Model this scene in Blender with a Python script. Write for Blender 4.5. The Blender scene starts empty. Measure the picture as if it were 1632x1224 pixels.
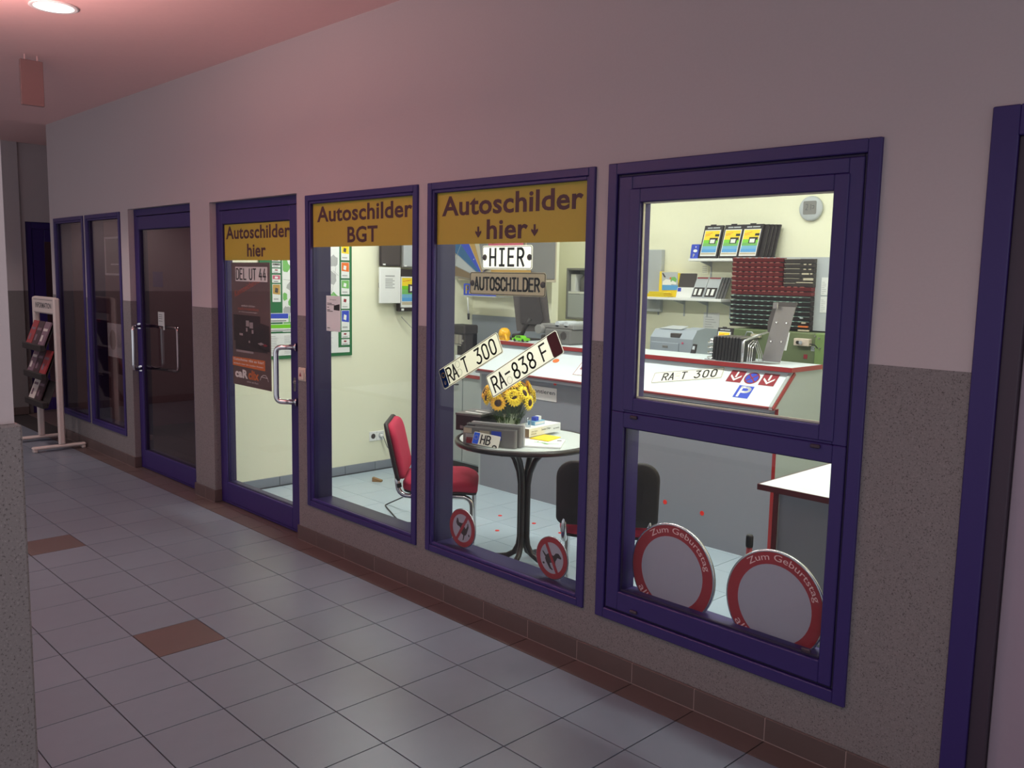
import bpy, math, random
from mathutils import Vector, Matrix
random.seed(7)
PI = math.pi
scene = bpy.context.scene
C = scene.collection

# ------------------------------------------------------------------ camera
YAW, PITCH, ROLL = 0.80133736, 0.12124822, 0.01920988
_f = Vector((-math.sin(YAW)*math.cos(PITCH), math.cos(YAW)*math.cos(PITCH), -math.sin(PITCH)))
_r = Vector((math.cos(YAW), math.sin(YAW), 0)); _u = _r.cross(_f)
_r2 = math.cos(ROLL)*_r + math.sin(ROLL)*_u; _u2 = -math.sin(ROLL)*_r + math.cos(ROLL)*_u
cam = bpy.data.cameras.new('camera'); cam_o = bpy.data.objects.new('camera', cam); C.objects.link(cam_o)
cam.sensor_width = 36; cam.lens = 36*1397.285/1632; cam.clip_start = .02
M = Matrix((_r2, _u2, -_f)).transposed().to_4x4(); M.translation = (3.92593, -2.77003, 1.65103)
cam_o.matrix_world = M
scene.camera = cam_o

# ------------------------------------------------------------------ world, exposure
w = bpy.data.worlds.new('world'); scene.world = w; w.use_nodes = True
bg = w.node_tree.nodes['Background']; bg.inputs[0].default_value = (.59, .61, .66, 1); bg.inputs[1].default_value = 1.0
vs = scene.view_settings; vs.view_transform = 'Standard'; vs.look = 'None'; vs.gamma = 1; vs.exposure = 0.0; vs.use_curve_mapping = False

def area_light(name, loc, sx, sy, power, color, rot=(0, 0, 0)):
    l = bpy.data.lights.new(name, 'AREA'); l.shape = 'RECTANGLE'; l.size = sx; l.size_y = sy; l.energy = power; l.color = color
    o = bpy.data.objects.new(name, l); C.objects.link(o); o.location = loc; o.rotation_euler = rot
    return o
# fluorescent tubes of the shop ceiling
TUBES = [(-1.2, .95), (.6, .95), (2.2, .95), (-.9, 2.75), (.6, 2.75), (2.1, 2.75)]
for i, (x, y) in enumerate(TUBES):
    area_light('tube_light', (x, y, 2.70), 1.2, .16, 24 if y < 2 else 6, (.97, 1.0, .95))
area_light('added_uplight', (-.5, -2.0, 2.46), 1.1, .08, 42, (1, .62, .58), (PI, 0, 0))  # unseen lamp added to brighten the arcade ceiling
# added fill light that lifts the dark panes of the shop next door
area_light('neighbour_fill', (-3.8, 1.6, 2.74), .3, .3, 14, (1, .8, .82))
# recessed downlights of the arcade ceiling
DOWN = [(-6.2, -1.2), (-3.7, -1.2), (-1.235, -1.18), (1.3, -1.2), (3.9, -2.1)]
for x, y in DOWN:
    l = bpy.data.lights.new('downlight', 'SPOT'); l.energy = 72 if x < -2 else 60 if x > 3 else 15; l.spot_size = 2.6 if x > 3 else 1.9; l.spot_blend = .55; l.shadow_soft_size = .09; l.color = (1, .86, .82)
    o = bpy.data.objects.new('downlight', l); C.objects.link(o); o.location = (x, y, 2.985)

# ------------------------------------------------------------------ materials
def lin(c):
    return tuple(((v/255)/12.92 if v/255 <= .04045 else ((v/255+.055)/1.055)**2.4) for v in c)
MATS = {}
def mat(name, c, rough=.6, metal=0, spec=.5, noise=0, nscale=40, bump=0, emit=0, trans=0, rnd=0):
    m = bpy.data.materials.new(name); m.use_nodes = True; nt = m.node_tree; b = nt.nodes['Principled BSDF']
    col = lin(c) + (1,)
    b.inputs['Base Color'].default_value = col; b.inputs['Roughness'].default_value = rough
    b.inputs['Metallic'].default_value = metal; b.inputs['Specular IOR Level'].default_value = spec
    tc = nt.nodes.new('ShaderNodeTexCoord')
    nz = nt.nodes.new('ShaderNodeTexNoise'); nz.inputs['Scale'].default_value = nscale; nz.inputs['Detail'].default_value = 4
    nt.links.new(tc.outputs['Object'], nz.inputs['Vector'])
    fac = max(noise, .03)
    mr = nt.nodes.new('ShaderNodeMapRange'); mr.inputs[3].default_value = 1-fac; mr.inputs[4].default_value = 1+fac
    nt.links.new(nz.outputs['Fac'], mr.inputs[0])
    mx = nt.nodes.new('ShaderNodeVectorMath'); mx.operation = 'SCALE'; mx.inputs[0].default_value = col[:3]
    src = mr.outputs[0]
    if rnd:
        oi = nt.nodes.new('ShaderNodeObjectInfo'); m2 = nt.nodes.new('ShaderNodeMapRange')
        m2.inputs[3].default_value = 1-rnd; m2.inputs[4].default_value = 1+rnd
        nt.links.new(oi.outputs['Random'], m2.inputs[0])
        mm = nt.nodes.new('ShaderNodeMath'); mm.operation = 'MULTIPLY'
        nt.links.new(src, mm.inputs[0]); nt.links.new(m2.outputs[0], mm.inputs[1]); src = mm.outputs[0]
    nt.links.new(src, mx.inputs['Scale']); nt.links.new(mx.outputs[0], b.inputs['Base Color'])
    if bump:
        bp = nt.nodes.new('ShaderNodeBump'); bp.inputs['Strength'].default_value = bump; bp.inputs['Distance'].default_value = .003
        nt.links.new(nz.outputs['Fac'], bp.inputs['Height']); nt.links.new(bp.outputs[0], b.inputs['Normal'])
    if emit:
        b.inputs['Emission Color'].default_value = col; b.inputs['Emission Strength'].default_value = emit
    if trans:
        out = nt.nodes['Material Output']; t = nt.nodes.new('ShaderNodeBsdfTranslucent'); t.inputs[0].default_value = col
        ms = nt.nodes.new('ShaderNodeMixShader'); ms.inputs[0].default_value = trans
        nt.links.new(b.outputs[0], ms.inputs[1]); nt.links.new(t.outputs[0], ms.inputs[2]); nt.links.new(ms.outputs[0], out.inputs[0])
    MATS[name] = m
    return m
def speckle(name, base, dark, light, scale):
    m = mat(name, base, .75, noise=.1, nscale=60, bump=.25); nt = m.node_tree; b = nt.nodes['Principled BSDF']
    tc = nt.nodes.new('ShaderNodeTexCoord')
    v = nt.nodes.new('ShaderNodeTexNoise'); v.inputs['Scale'].default_value = scale; v.inputs['Detail'].default_value = 2.5; v.inputs['Roughness'].default_value = .6
    nt.links.new(tc.outputs['Object'], v.inputs['Vector'])
    r = nt.nodes.new('ShaderNodeValToRGB'); e = r.color_ramp.elements
    e[0].position = .33; e[0].color = lin(dark)+(1,); e[1].position = .42; e[1].color = lin(base)+(1,)
    x = e.new(.6); x.color = lin(base)+(1,); x = e.new(.68); x.color = lin(light)+(1,)
    nt.links.new(v.outputs['Fac'], r.inputs[0]); nt.links.new(r.outputs[0], b.inputs['Base Color'])
    return m
def glass(name, tint, ior=1.45, rough=0.0):
    m = bpy.data.materials.new(name); m.use_nodes = True; nt = m.node_tree
    for n in list(nt.nodes):
        if n.type != 'OUTPUT_MATERIAL': nt.nodes.remove(n)
    out = [n for n in nt.nodes if n.type == 'OUTPUT_MATERIAL'][0]
    tr = nt.nodes.new('ShaderNodeBsdfTransparent'); tr.inputs[0].default_value = tint+(1,)
    gl = nt.nodes.new('ShaderNodeBsdfGlossy'); gl.inputs['Roughness'].default_value = rough
    lw = nt.nodes.new('ShaderNodeLayerWeight'); lw.inputs['Blend'].default_value = .5
    pw = nt.nodes.new('ShaderNodeMath'); pw.operation = 'POWER'; pw.inputs[1].default_value = 4.5; nt.links.new(lw.outputs['Facing'], pw.inputs[0])
    fr = nt.nodes.new('ShaderNodeMath'); fr.operation = 'MULTIPLY_ADD'; f0 = ((ior-1)/(ior+1))**2; fr.inputs[1].default_value = 1-f0; fr.inputs[2].default_value = f0
    nt.links.new(pw.outputs[0], fr.inputs[0])
    mx = nt.nodes.new('ShaderNodeMixShader')
    nt.links.new(fr.outputs[0], mx.inputs[0]); nt.links.new(tr.outputs[0], mx.inputs[1]); nt.links.new(gl.outputs[0], mx.inputs[2])
    nt.links.new(mx.outputs[0], out.inputs[0]); MATS[name] = m
    return m

mat('plaster', (184, 172, 174), .9, noise=.03, nscale=90, bump=.12)
mat('ceiling_paint', (240, 196, 193), .92, noise=.03, nscale=30, bump=.08)
speckle('granite_paint', (124, 116, 116), (78, 70, 70), (140, 132, 132), 230)
mat('floor_tile', (114, 120, 132), .34, noise=.05, nscale=14, rnd=.04, spec=.5)
mat('brown_tile', (94, 78, 76), .4, noise=.07, nscale=25, rnd=.05, spec=.4)
mat('grout', (44, 36, 38), .9, noise=.1)
mat('light_grout', (150, 128, 124), .9, noise=.1)
mat('blue_frame', (50, 33, 98), .42, noise=.04, nscale=8)
mat('blue_inner', (40, 32, 74), .4, noise=.04, nscale=8)
mat('rubber', (36, 25, 62), .6)
mat('board_pink', (150, 116, 114), .9)
mat('leaf_lilac', (150, 134, 148), .6)
mat('cap_grey', (60, 46, 60), .5)
mat('bead_metal', (190, 180, 165), .3, metal=.7)
mat('chrome', (225, 222, 225), .14, metal=1)
mat('steel', (176, 170, 168), .34, metal=.9, noise=.05, nscale=120)
mat('cream_wall', (242, 240, 214), .85, noise=.02, nscale=40, bump=.06)
mat('shop_ceiling', (235, 235, 228), .9)
mat('shop_tile', (180, 196, 208), .3, noise=.03, nscale=10, rnd=.02)
mat('shop_grout', (84, 90, 98), .9)
mat('grey_base', (140, 146, 156), .5, noise=.05)
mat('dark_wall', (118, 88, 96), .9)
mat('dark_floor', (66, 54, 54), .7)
glass('pane_glass', (.975, .985, .98), 1.32)
glass('dark_glass', (.84, .78, .78), 1.5)
glass('cup_glass', (.9, .93, .95), 1.5)
mat('yellow_film', (184, 162, 54), .5, noise=.03)
mat('film_letter', (76, 40, 46), .5)
mat('plate_white', (255, 253, 246), .35, trans=.94)
mat('plate_cream', (250, 248, 238), .35, trans=.94)
mat('plate_lit', (250, 247, 232), .35)
mat('note_paper', (236, 226, 230), .8, trans=.5)
mat('plate_black', (22, 14, 12), .4)
mat('plate_line', (70, 50, 40), .5)
mat('plate_silver', (204, 194, 172), .35, metal=.1, trans=.5)
mat('plate_maroon', (96, 24, 28), .4, trans=.3)
mat('eu_blue', (56, 116, 235), .4, trans=.9)
mat('eu_blue_lit', (40, 96, 236), .4)
mat('seal', (190, 188, 176), .5, trans=.7)
mat('alu', (200, 200, 205), .25, metal=.9)
mat('sign_red', (150, 40, 50), .45)
mat('sign_white', (160, 158, 172), .5)
mat('sign_text', (226, 190, 190), .5)
mat('sign_black', (50, 38, 40), .5)
mat('red_dot', (240, 44, 30), .5)
mat('counter_grey', (138, 138, 146), .55, noise=.02)
mat('counter_side', (170, 174, 172), .55, noise=.02)
mat('counter_white', (226, 234, 238), .35, noise=.01)
mat('counter_red', (150, 34, 34), .4)
mat('dark_red', (92, 28, 34), .45)
mat('white', (240, 240, 238), .5)
mat('paper', (232, 232, 230), .8)
mat('paper_grey', (176, 176, 176), .8)
mat('ink', (80, 80, 84), .8)
mat('black', (26, 22, 22), .45)
mat('soft_black', (44, 36, 36), .6)
mat('charcoal', (74, 66, 64), .6)
mat('grey', (128, 126, 124), .5)
mat('mid_grey', (104, 102, 100), .55)
mat('light_grey', (186, 190, 194), .5)
mat('printer_grey', (158, 166, 176), .5)
mat('red_fabric', (180, 42, 72), .9, noise=.12, nscale=220, bump=.2)
mat('table_top', (214, 222, 218), .25)
mat('table_black', (46, 38, 36), .35)
mat('petal', (255, 224, 40), .6, noise=.1)
mat('petal_orange', (246, 190, 30), .6, noise=.1)
mat('flower_heart', (58, 32, 20), .9, noise=.3, nscale=200)
mat('grass_green', (62, 84, 44), .8, noise=.25, nscale=60)
mat('pot_glass', (176, 190, 160), .2)
mat('yellow', (246, 214, 40), .5)
mat('orange', (232, 116, 46), .5)
mat('lime', (120, 206, 36), .3)
mat('toy_yellow', (246, 180, 20), .3)
mat('blue', (52, 76, 196), .45)
mat('pale_blue', (120, 180, 214), .5)
mat('sky_blue', (90, 160, 220), .5)
mat('teal_blue', (42, 100, 150), .4)
mat('green', (70, 140, 80), .5)
mat('leaf_green', (120, 186, 100), .6)
mat('frame_green', (40, 112, 66), .5)
mat('ochre', (190, 150, 78), .4)
mat('beige', (196, 184, 160), .45)
mat('brown_metal', (130, 108, 80), .45)
mat('machine_green', (104, 116, 78), .55, noise=.05)
mat('machine_side', (122, 146, 84), .55, noise=.05)
mat('rail_red', (120, 36, 40), .5)
mat('rail_black', (46, 30, 30), .5)
mat('rail_tip', (170, 204, 190), .4)
mat('rail_red_tip', (170, 92, 84), .45)
mat('pink', (206, 96, 120), .5)
mat('poster_dark', (108, 84, 82), .45, noise=.05)
mat('poster_black', (56, 42, 44), .45)
mat('poster_orange', (222, 118, 56), .5)
mat('poster_grey', (168, 152, 152), .5)
mat('plate_dim', (238, 230, 226), .5)
mat('poster_rust', (186, 92, 72), .5)
mat('stand_white', (206, 190, 184), .5)
mat('book_red', (150, 52, 56), .5)
mat('book_dark', (66, 44, 50), .5)
mat('book_mauve', (120, 92, 104), .5)
mat('wood', (150, 116, 76), .7, noise=.15)
mat('lamp_glow', (255, 244, 240), .5, emit=4)
mat('tube_glow', (250, 255, 245), .5, emit=6)
mat('switch_white', (214, 196, 180), .5)

# ------------------------------------------------------------------ builders
class MB:
    def __init__(s): s.v = []; s.f = []; s.m = []; s.cur = 0
    def add(s, vs, fs, m=None):
        b = len(s.v); s.v += [tuple(x) for x in vs]
        for f in fs: s.f.append([i+b for i in f]); s.m.append(s.cur if m is None else m)
        return s
    def box(s, x0, x1, y0, y1, z0, z1, m=None):
        return s.add([(x, y, z) for z in (z0, z1) for y in (y0, y1) for x in (x0, x1)],
                     [(0, 2, 3, 1), (4, 5, 7, 6), (0, 1, 5, 4), (2, 6, 7, 3), (0, 4, 6, 2), (1, 3, 7, 5)], m)
    def cham(s, x0, x1, y0, y1, z0, z1, c=.004, m=None):
        # a box whose twelve edges are chamfered
        P = {}; vs = []
        X = (x0, x1); Y = (y0, y1); Z = (z0, z1)
        for i in (0, 1):
            for j in (0, 1):
                for k in (0, 1):
                    a = (X[i], Y[j], Z[k]); d = (c*(1-2*i), c*(1-2*j), c*(1-2*k))
                    for ax in range(3):
                        q = [a[t]+(0 if t == ax else d[t]) for t in range(3)]
                        P[i, j, k, ax] = len(vs); vs.append(q)
        F = []
        for ax in range(3):
            o = [t for t in range(3) if t != ax]
            for e in (0, 1):
                loop = []
                for p, q in ((0, 0), (1, 0), (1, 1), (0, 1)):
                    t = [0]*3; t[ax] = e; t[o[0]] = p; t[o[1]] = q
                    loop.append(P[t[0], t[1], t[2], ax])
                if (e == 0) == (ax != 1): loop.reverse()
                F.append(loop)
        for ax in range(3):
            o = [t for t in range(3) if t != ax]
            for p in (0, 1):
                for q in (0, 1):
                    t0 = [0]*3; t0[o[0]] = p; t0[o[1]] = q; t1 = list(t0); t1[ax] = 1
                    loop = [P[t0[0], t0[1], t0[2], o[0]], P[t1[0], t1[1], t1[2], o[0]], P[t1[0], t1[1], t1[2], o[1]], P[t0[0], t0[1], t0[2], o[1]]]
                    if (p == q) == (ax == 1): loop.reverse()
                    F.append(loop)
        for i in (0, 1):
            for j in (0, 1):
                for k in (0, 1):
                    l = [P[i, j, k, 0], P[i, j, k, 1], P[i, j, k, 2]]
                    if (i+j+k) % 2 == 0: l.reverse()
                    F.append(l)
        return s.add(vs, F, m)
    def prism(s, poly, o, ux, uy, d, m=None, mcap=None):
        # poly (u,v) drawn in the frame o + u*ux + v*uy, pushed along vector d
        o = Vector(o); ux = Vector(ux); uy = Vector(uy); d = Vector(d); n = len(poly)
        a = [o+ux*p[0]+uy*p[1] for p in poly]; b = [q+d for q in a]
        s.add(a+b, [tuple(range(n))], mcap if mcap is not None else m)
        base = len(s.v)-2*n
        s.f.append([base+n+i for i in reversed(range(n))]); s.m.append(s.cur if m is None else m)
        for i in range(n):
            j = (i+1) % n
            s.f.append([base+j, base+i, base+n+i, base+n+j]); s.m.append(s.cur if m is None else m)
        return s
    def cyl(s, p0, p1, r0, r1=None, n=16, m=None, caps=True):
        p0 = Vector(p0); p1 = Vector(p1); r1 = r0 if r1 is None else r1
        d = (p1-p0).normalized(); a = d.orthogonal().normalized(); b = d.cross(a)
        A = [p0+(a*math.cos(t)+b*math.sin(t))*r0 for t in [2*PI*i/n for i in range(n)]]
        B = [p1+(a*math.cos(t)+b*math.sin(t))*r1 for t in [2*PI*i/n for i in range(n)]]
        F = [(i, (i+1) % n, n+(i+1) % n, n+i) for i in range(n)]
        if caps: F += [tuple(reversed(range(n))), tuple(range(n, 2*n))]
        return s.add(A+B, F, m)
    def tube(s, pts, r, n=10, m=None):
        pts = [Vector(p) for p in pts]; V = []; F = []; prev = None
        for i, p in enumerate(pts):
            t = (pts[min(i+1, len(pts)-1)]-pts[max(i-1, 0)]).normalized()
            if prev is None: a = t.orthogonal().normalized()
            else: a = (prev-t*prev.dot(t)).normalized()
            prev = a; b = t.cross(a)
            V += [p+(a*math.cos(2*PI*k/n)+b*math.sin(2*PI*k/n))*r for k in range(n)]
        for i in range(len(pts)-1):
            F += [(i*n+k, i*n+(k+1) % n, (i+1)*n+(k+1) % n, (i+1)*n+k) for k in range(n)]
        F += [tuple(reversed(range(n))), tuple(range((len(pts)-1)*n, len(pts)*n))]
        return s.add(V, F, m)
    def lathe(s, prof, c, n=24, m=None, axis='z', caps=True):
        V = []; F = []
        for r, h in prof:
            for k in range(n):
                t = 2*PI*k/n; u, v = r*math.cos(t), r*math.sin(t)
                V.append((c[0]+u, c[1]+v, c[2]+h) if axis == 'z' else (c[0]+u, c[1]-h, c[2]+v))
        for i in range(len(prof)-1):
            F += [(i*n+k, i*n+(k+1) % n, (i+1)*n+(k+1) % n, (i+1)*n+k) for k in range(n)]
        if caps and prof[0][0] > 1e-6: F.append(tuple(reversed(range(n))))
        if caps and prof[-1][0] > 1e-6: F.append(tuple(range((len(prof)-1)*n, len(prof)*n)))
        return s.add(V, F, m)
    def rect(s, o, ux, uy, u0, u1, v0, v1, e=0, m=None):
        o = Vector(o); ux = Vector(ux); uy = Vector(uy); nn = ux.cross(uy).normalized()*e
        return s.add([o+ux*a+uy*b+nn for a, b in ((u0, v0), (u1, v0), (u1, v1), (u0, v1))], [(0, 1, 2, 3)], m)
    def stroke(s, lines, o, ux, uy, t, d, m=None):
        # ribbons of width t raised by d along the normal of (ux, uy)
        o = Vector(o); ux = Vector(ux); uy = Vector(uy); nn = ux.cross(uy).normalized()*d
        for L in lines:
            for (a, b), (c, e) in zip(L, L[1:]):
                dx, dy = c-a, e-b; l = math.hypot(dx, dy)
                if l < 1e-9: continue
                dx, dy = dx/l, dy/l; k = t*.42; px, py = -dy*t/2, dx*t/2
                q = [(a-dx*k-px, b-dy*k-py), (c+dx*k-px, e+dy*k-py), (c+dx*k+px, e+dy*k+py), (a-dx*k+px, b-dy*k+py)]
                A = [o+ux*x+uy*y for x, y in q]; B = [p+nn for p in A]
                s.add(A+B, [(4, 5, 6, 7), (0, 1, 5, 4), (1, 2, 6, 5), (2, 3, 7, 6), (3, 0, 4, 7)], m)
        return s
    def build(s, name, mats, parent=None, smooth=False, local=False):
        me = bpy.data.meshes.new(name)
        off = Vector((0, 0, 0))
        p = parent
        while p is not None and not local:
            off += p.location; p = p.parent
        me.from_pydata([tuple(Vector(v)-off) for v in s.v], [], s.f)
        for m in ([mats] if isinstance(mats, str) else mats): me.materials.append(MATS[m])
        me.polygons.foreach_set('material_index', s.m)
        if smooth: 
            me.polygons.foreach_set('use_smooth', [len(f) <= 4 for f in s.f])
        me.update()
        o = bpy.data.objects.new(name, me); C.objects.link(o); o.parent = parent
        return o

def tag(o, label=None, cat=None, group=None, kind=None):
    if label: o['label'] = label
    if cat: o['category'] = cat
    if group: o['group'] = group
    if kind: o['kind'] = kind
    return o
def thing(name, label, cat, loc=(0, 0, 0), rotz=0, group=None):
    o = bpy.data.objects.new(name, None); C.objects.link(o); o.location = loc; o.rotation_euler = (0, 0, rotz)
    o.empty_display_size = .05
    return tag(o, label, cat, group)
def struct(name, loc=(0, 0, 0)):
    o = bpy.data.objects.new(name, None); C.objects.link(o); o.location = loc; o['kind'] = 'structure'; o.empty_display_size = .05
    return o
def copy_tree(o, parent=None):
    c = o.copy(); C.objects.link(c); c.parent = parent
    for ch in list(o.children): copy_tree(ch, c)
    return c

_tc = {}
def text_geo(body, bold=0):
    if (body, bold) in _tc: return _tc[body, bold]
    cu = bpy.data.curves.new('t', 'FONT'); cu.body = body; cu.size = 1; cu.offset = bold; cu.resolution_u = 3
    if bold: cu.space_character = 1+bold*1.2
    o = bpy.data.objects.new('t', cu); me = o.to_mesh()
    vs = [tuple(v.co) for v in me.vertices]; fs = [tuple(p.vertices) for p in me.polygons]
    o.to_mesh_clear(); bpy.data.objects.remove(o); bpy.data.curves.remove(cu)
    _tc[body, bold] = (vs, fs)
    return vs, fs
def put_text(mb, body, o, ux, uy, u0, u1, v0, v1, m=0, bold=.03, e=.0008):
    vs, fs = text_geo(body, bold)
    X = [v[0] for v in vs]; Y = [v[1] for v in vs]; ax, bx, ay, by = min(X), max(X), min(Y), max(Y)
    o = Vector(o); ux = Vector(ux); uy = Vector(uy); nn = ux.cross(uy).normalized()*e
    mb.add([o+ux*(u0+(v[0]-ax)/(bx-ax)*(u1-u0))+uy*(v0+(v[1]-ay)/(by-ay)*(v1-v0))+nn for v in vs], fs, m)
    return mb
def arc(cx, cy, rx, ry, a0, a1, n=10):
    return [(cx+rx*math.cos(math.radians(a0+(a1-a0)*i/n)), cy+ry*math.sin(math.radians(a0+(a1-a0)*i/n))) for i in range(n+1)]
def glyph(c):
    W = .5
    if c == 'A': return [[(0, 0), (.25, 1), (.5, 0)], [(.09, .32), (.41, .32)]]
    if c == 'B': return [[(0, 0), (0, 1), (.25, 1)]+arc(.25, .76, .22, .24, 90, -90, 8)+[(0, .52)], [(.25, .52)]+arc(.25, .26, .25, .26, 90, -90, 8)+[(0, 0)]]
    if c == 'C': return [arc(.25, .75, .25, .25, 10, 180, 8)+arc(.25, .25, .25, .25, 180, 350, 8)]
    if c == 'D': return [[(0, 0), (0, 1), (.2, 1)]+arc(.2, .7, .3, .3, 90, 0, 6)+arc(.2, .3, .3, .3, 0, -90, 6)+[(0, 0)]]
    if c == 'E': return [[(.46, 1), (0, 1), (0, 0), (.46, 0)], [(0, .52), (.4, .52)]]
    if c == 'F': return [[(.46, 1), (0, 1), (0, 0)], [(0, .5), (.4, .5)]]
    if c == 'H': return [[(0, 0), (0, 1)], [(.5, 0), (.5, 1)], [(0, .5), (.5, .5)]]
    if c == 'I': return [[(.25, 0), (.25, 1)], [(.06, 0), (.44, 0)], [(.06, 1), (.44, 1)]]
    if c == 'L': return [[(0, 1), (0, 0), (.46, 0)]]
    if c == 'O' or c == '0': return [arc(.25, .73, .25, .27, 0, 180, 10)+arc(.25, .27, .25, .27, 180, 360, 10)+[(.5, .73)]]
    if c == 'P': return [[(0, 0), (0, 1), (.25, 1)]+arc(.25, .74, .25, .26, 90, -90, 8)+[(0, .48)]]
    if c == 'R': return [[(0, 0), (0, 1), (.25, 1)]+arc(.25, .74, .24, .26, 90, -90, 8)+[(0, .48)], [(.24, .48), (.5, 0)]]
    if c == 'S': return [arc(.25, .75, .24, .25, 20, 255, 9)+arc(.25, .26, .25, .26, 75, -160, 9)]
    if c == 'T': return [[(0, 1), (.5, 1)], [(.25, 1), (.25, 0)]]
    if c == 'U': return [[(0, 1), (0, .25)]+arc(.25, .25, .25, .25, 180, 360, 8)+[(.5, 1)]]
    if c == '3': return [[(.02, 1), (.48, 1), (.2, .6)]+arc(.22, .3, .28, .3, 85, -150, 9)]
    if c == '4': return [[(.3, 1), (0, .3), (.5, .3)], [(.36, .6), (.36, 0)]]
    if c == '8': return [arc(.25, .75, .22, .25, -90, 270, 14), arc(.25, .25, .26, .25, 90, 450, 14)]
    if c == '-': return [[(.05, .5), (.45, .5)]]
    return []
def plate_text(mb, s, o, ux, uy, u0, v0, h, adv, t, d=.0015, m=0, wsc=1.0):
    u = u0
    for c in s:
        if c == ' ': u += adv*.55; continue
        mb.stroke([[(u+x*h*wsc, v0+y*h) for x, y in L] for L in glyph(c)], o, ux, uy, t, d, m)
        u += adv
    return u
def rrect(w, h, r, n=5):
    P = []
    for cx, cy, a in ((w-r, r, -90), (w-r, h-r, 0), (r, h-r, 90), (r, r, 180)):
        P += arc(cx, cy, r, r, a, a+90, n)
    return P
def loopline(P): return P+[P[0]]

# ------------------------------------------------------------------ arcade: floor
S = .303
J0 = -4.425*S
floor = struct('floor')
MB().box(-7.2, 6.2, -4.3, 0.13, -.06, -.004).build('screed', 'grout', floor)
tm = MB().cham(.0023, S-.0023, .0023, S-.0023, -.012, 0, .0006)
t0 = tm.build('tile', 'floor_tile', floor, local=True); tile_me = t0.data
tb_me = tile_me.copy(); tb_me.materials.clear(); tb_me.materials.append(MATS['brown_tile'])
C.objects.unlink(t0); bpy.data.objects.remove(t0)
def inst(name, me, parent, loc):
    o = bpy.data.objects.new(name, me); C.objects.link(o); o.parent = parent; o.location = loc
    return o
BROWN = {(0, 0), (-6, 0), (-12, 0), (6, 0), (3, -6), (-3, -6)}
far = []
near = []
for j in range(-10, 4):
    for i in range(-23, 20):
        x, y = i*S, J0+j*S
        if y < -4.25: continue
        # depth along the line of sight and angle decide which tiles show large
        dx, dy = x+.15-3.926, y+.15+2.77
        depth = -.718*dx+.696*dy; side = .696*dx+.718*dy
        vis = depth > 2.0 and -0.75*depth < side < .62*depth and y > -2.77+.22*(3.93-x)-.15
        (near if vis else far).append((depth, i, j))
near.sort()
for d, i, j in near[270:]: far.append((d, i, j))
for d, i, j in near[:270]:
    inst('tile', tb_me if (i, j) in BROWN else tile_me, floor, (i*S, J0+j*S, 0))
fb = MB()
for d, i, j in far:
    x, y = i*S, J0+j*S
    fb.box(x+.0018, x+S-.0018, y+.0018, y+S-.0018, -.012, 0, 1 if (i, j) in BROWN else 0)
fb.build('tile_field', ['floor_tile', 'brown_tile'], floor)['kind'] = 'stuff'
# half-width brown border tiles along the shop front
bt = MB().cham(.0023, S-.0023, .0023, .129-.0018, -.012, 0, .0006).build('border_tile', 'brown_tile', floor, local=True)
bme = bt.data; C.objects.unlink(bt); bpy.data.objects.remove(bt)
for i in range(-18, 15): inst('border_tile', bme, floor, (i*S, -.129, 0))
for x0, x1 in ((-3.46, -2.29), (-1.98, -.815)):
    MB().cham(x0, x1, .002, .12, -.012, 0, .002).build('threshold_tile', 'brown_tile', floor)

# ------------------------------------------------------------------ shop front wall
T = .125
DADO = 1.397
XS0, XS1 = -5.45, 5.2
OPEN = [(-5.32, -4.51, .245, 2.125), (-4.45, -3.625, .245, 2.125), (-3.46, -2.29, 0, 2.138), (-1.98, -.815, 0, 2.124),
        (-.705, .369, .240, 2.103), (.449, 1.538, .240, 2.103), (1.610, 2.709, .236, 2.106), (3.02, 4.05, 0, 2.157)]
def wall_cells(mb, z0, z1, y0, y1, opens):
    xs = [XS0]
    for a, b, c, d in opens:
        if d <= z0 or c >= z1:
            continue
        if a > xs[-1]: mb.box(xs[-1], a, y0, y1, z0, z1)
        if c > z0: mb.box(a, b, y0, y1, z0, c)
        if d < z1: mb.box(a, b, y0, y1, d, z1)
        xs.append(b)
    mb.box(xs[-1], XS1, y0, y1, z0, z1)
wall_front = struct('wall_front')
m = MB(); wall_cells(m, DADO, 3.02, 0, T, OPEN); m.build('plaster_face', 'plaster', wall_front)
m = MB(); wall_cells(m, 0, DADO, -.002, T, OPEN); m.build('dado', 'granite_paint', wall_front)
# tiled skirting between the openings that reach the floor
base = struct('baseboard_front')
gaps = [(-5.45, -3.46), (-2.29, -1.98), (-.815, 3.02), (4.05, 5.2)]
MB_g = MB()
for a, b in gaps: MB_g.box(a, b, -.0118, -.002, 0, .088)
MB_g.build('joint_bed', 'light_grout', base)
for i in range(-19, 18):
    for a, b in gaps:
        x0, x1 = max(a, i*S+.0015), min(b, (i+1)*S-.0015)
        if x1-x0 > .02: MB().cham(x0, x1, -.013, -.003, .003, .090, .0015).build('skirting_tile', 'brown_tile', base)
for x0, x1 in ((-3.46, -3.45), (-2.30, -2.29), (-1.98, -1.97), (-.825, -.815)):
    MB().cham(x0, x1, -.012, .045, .003, .090, .0015).build('skirting_tile', 'brown_tile', base)

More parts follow.
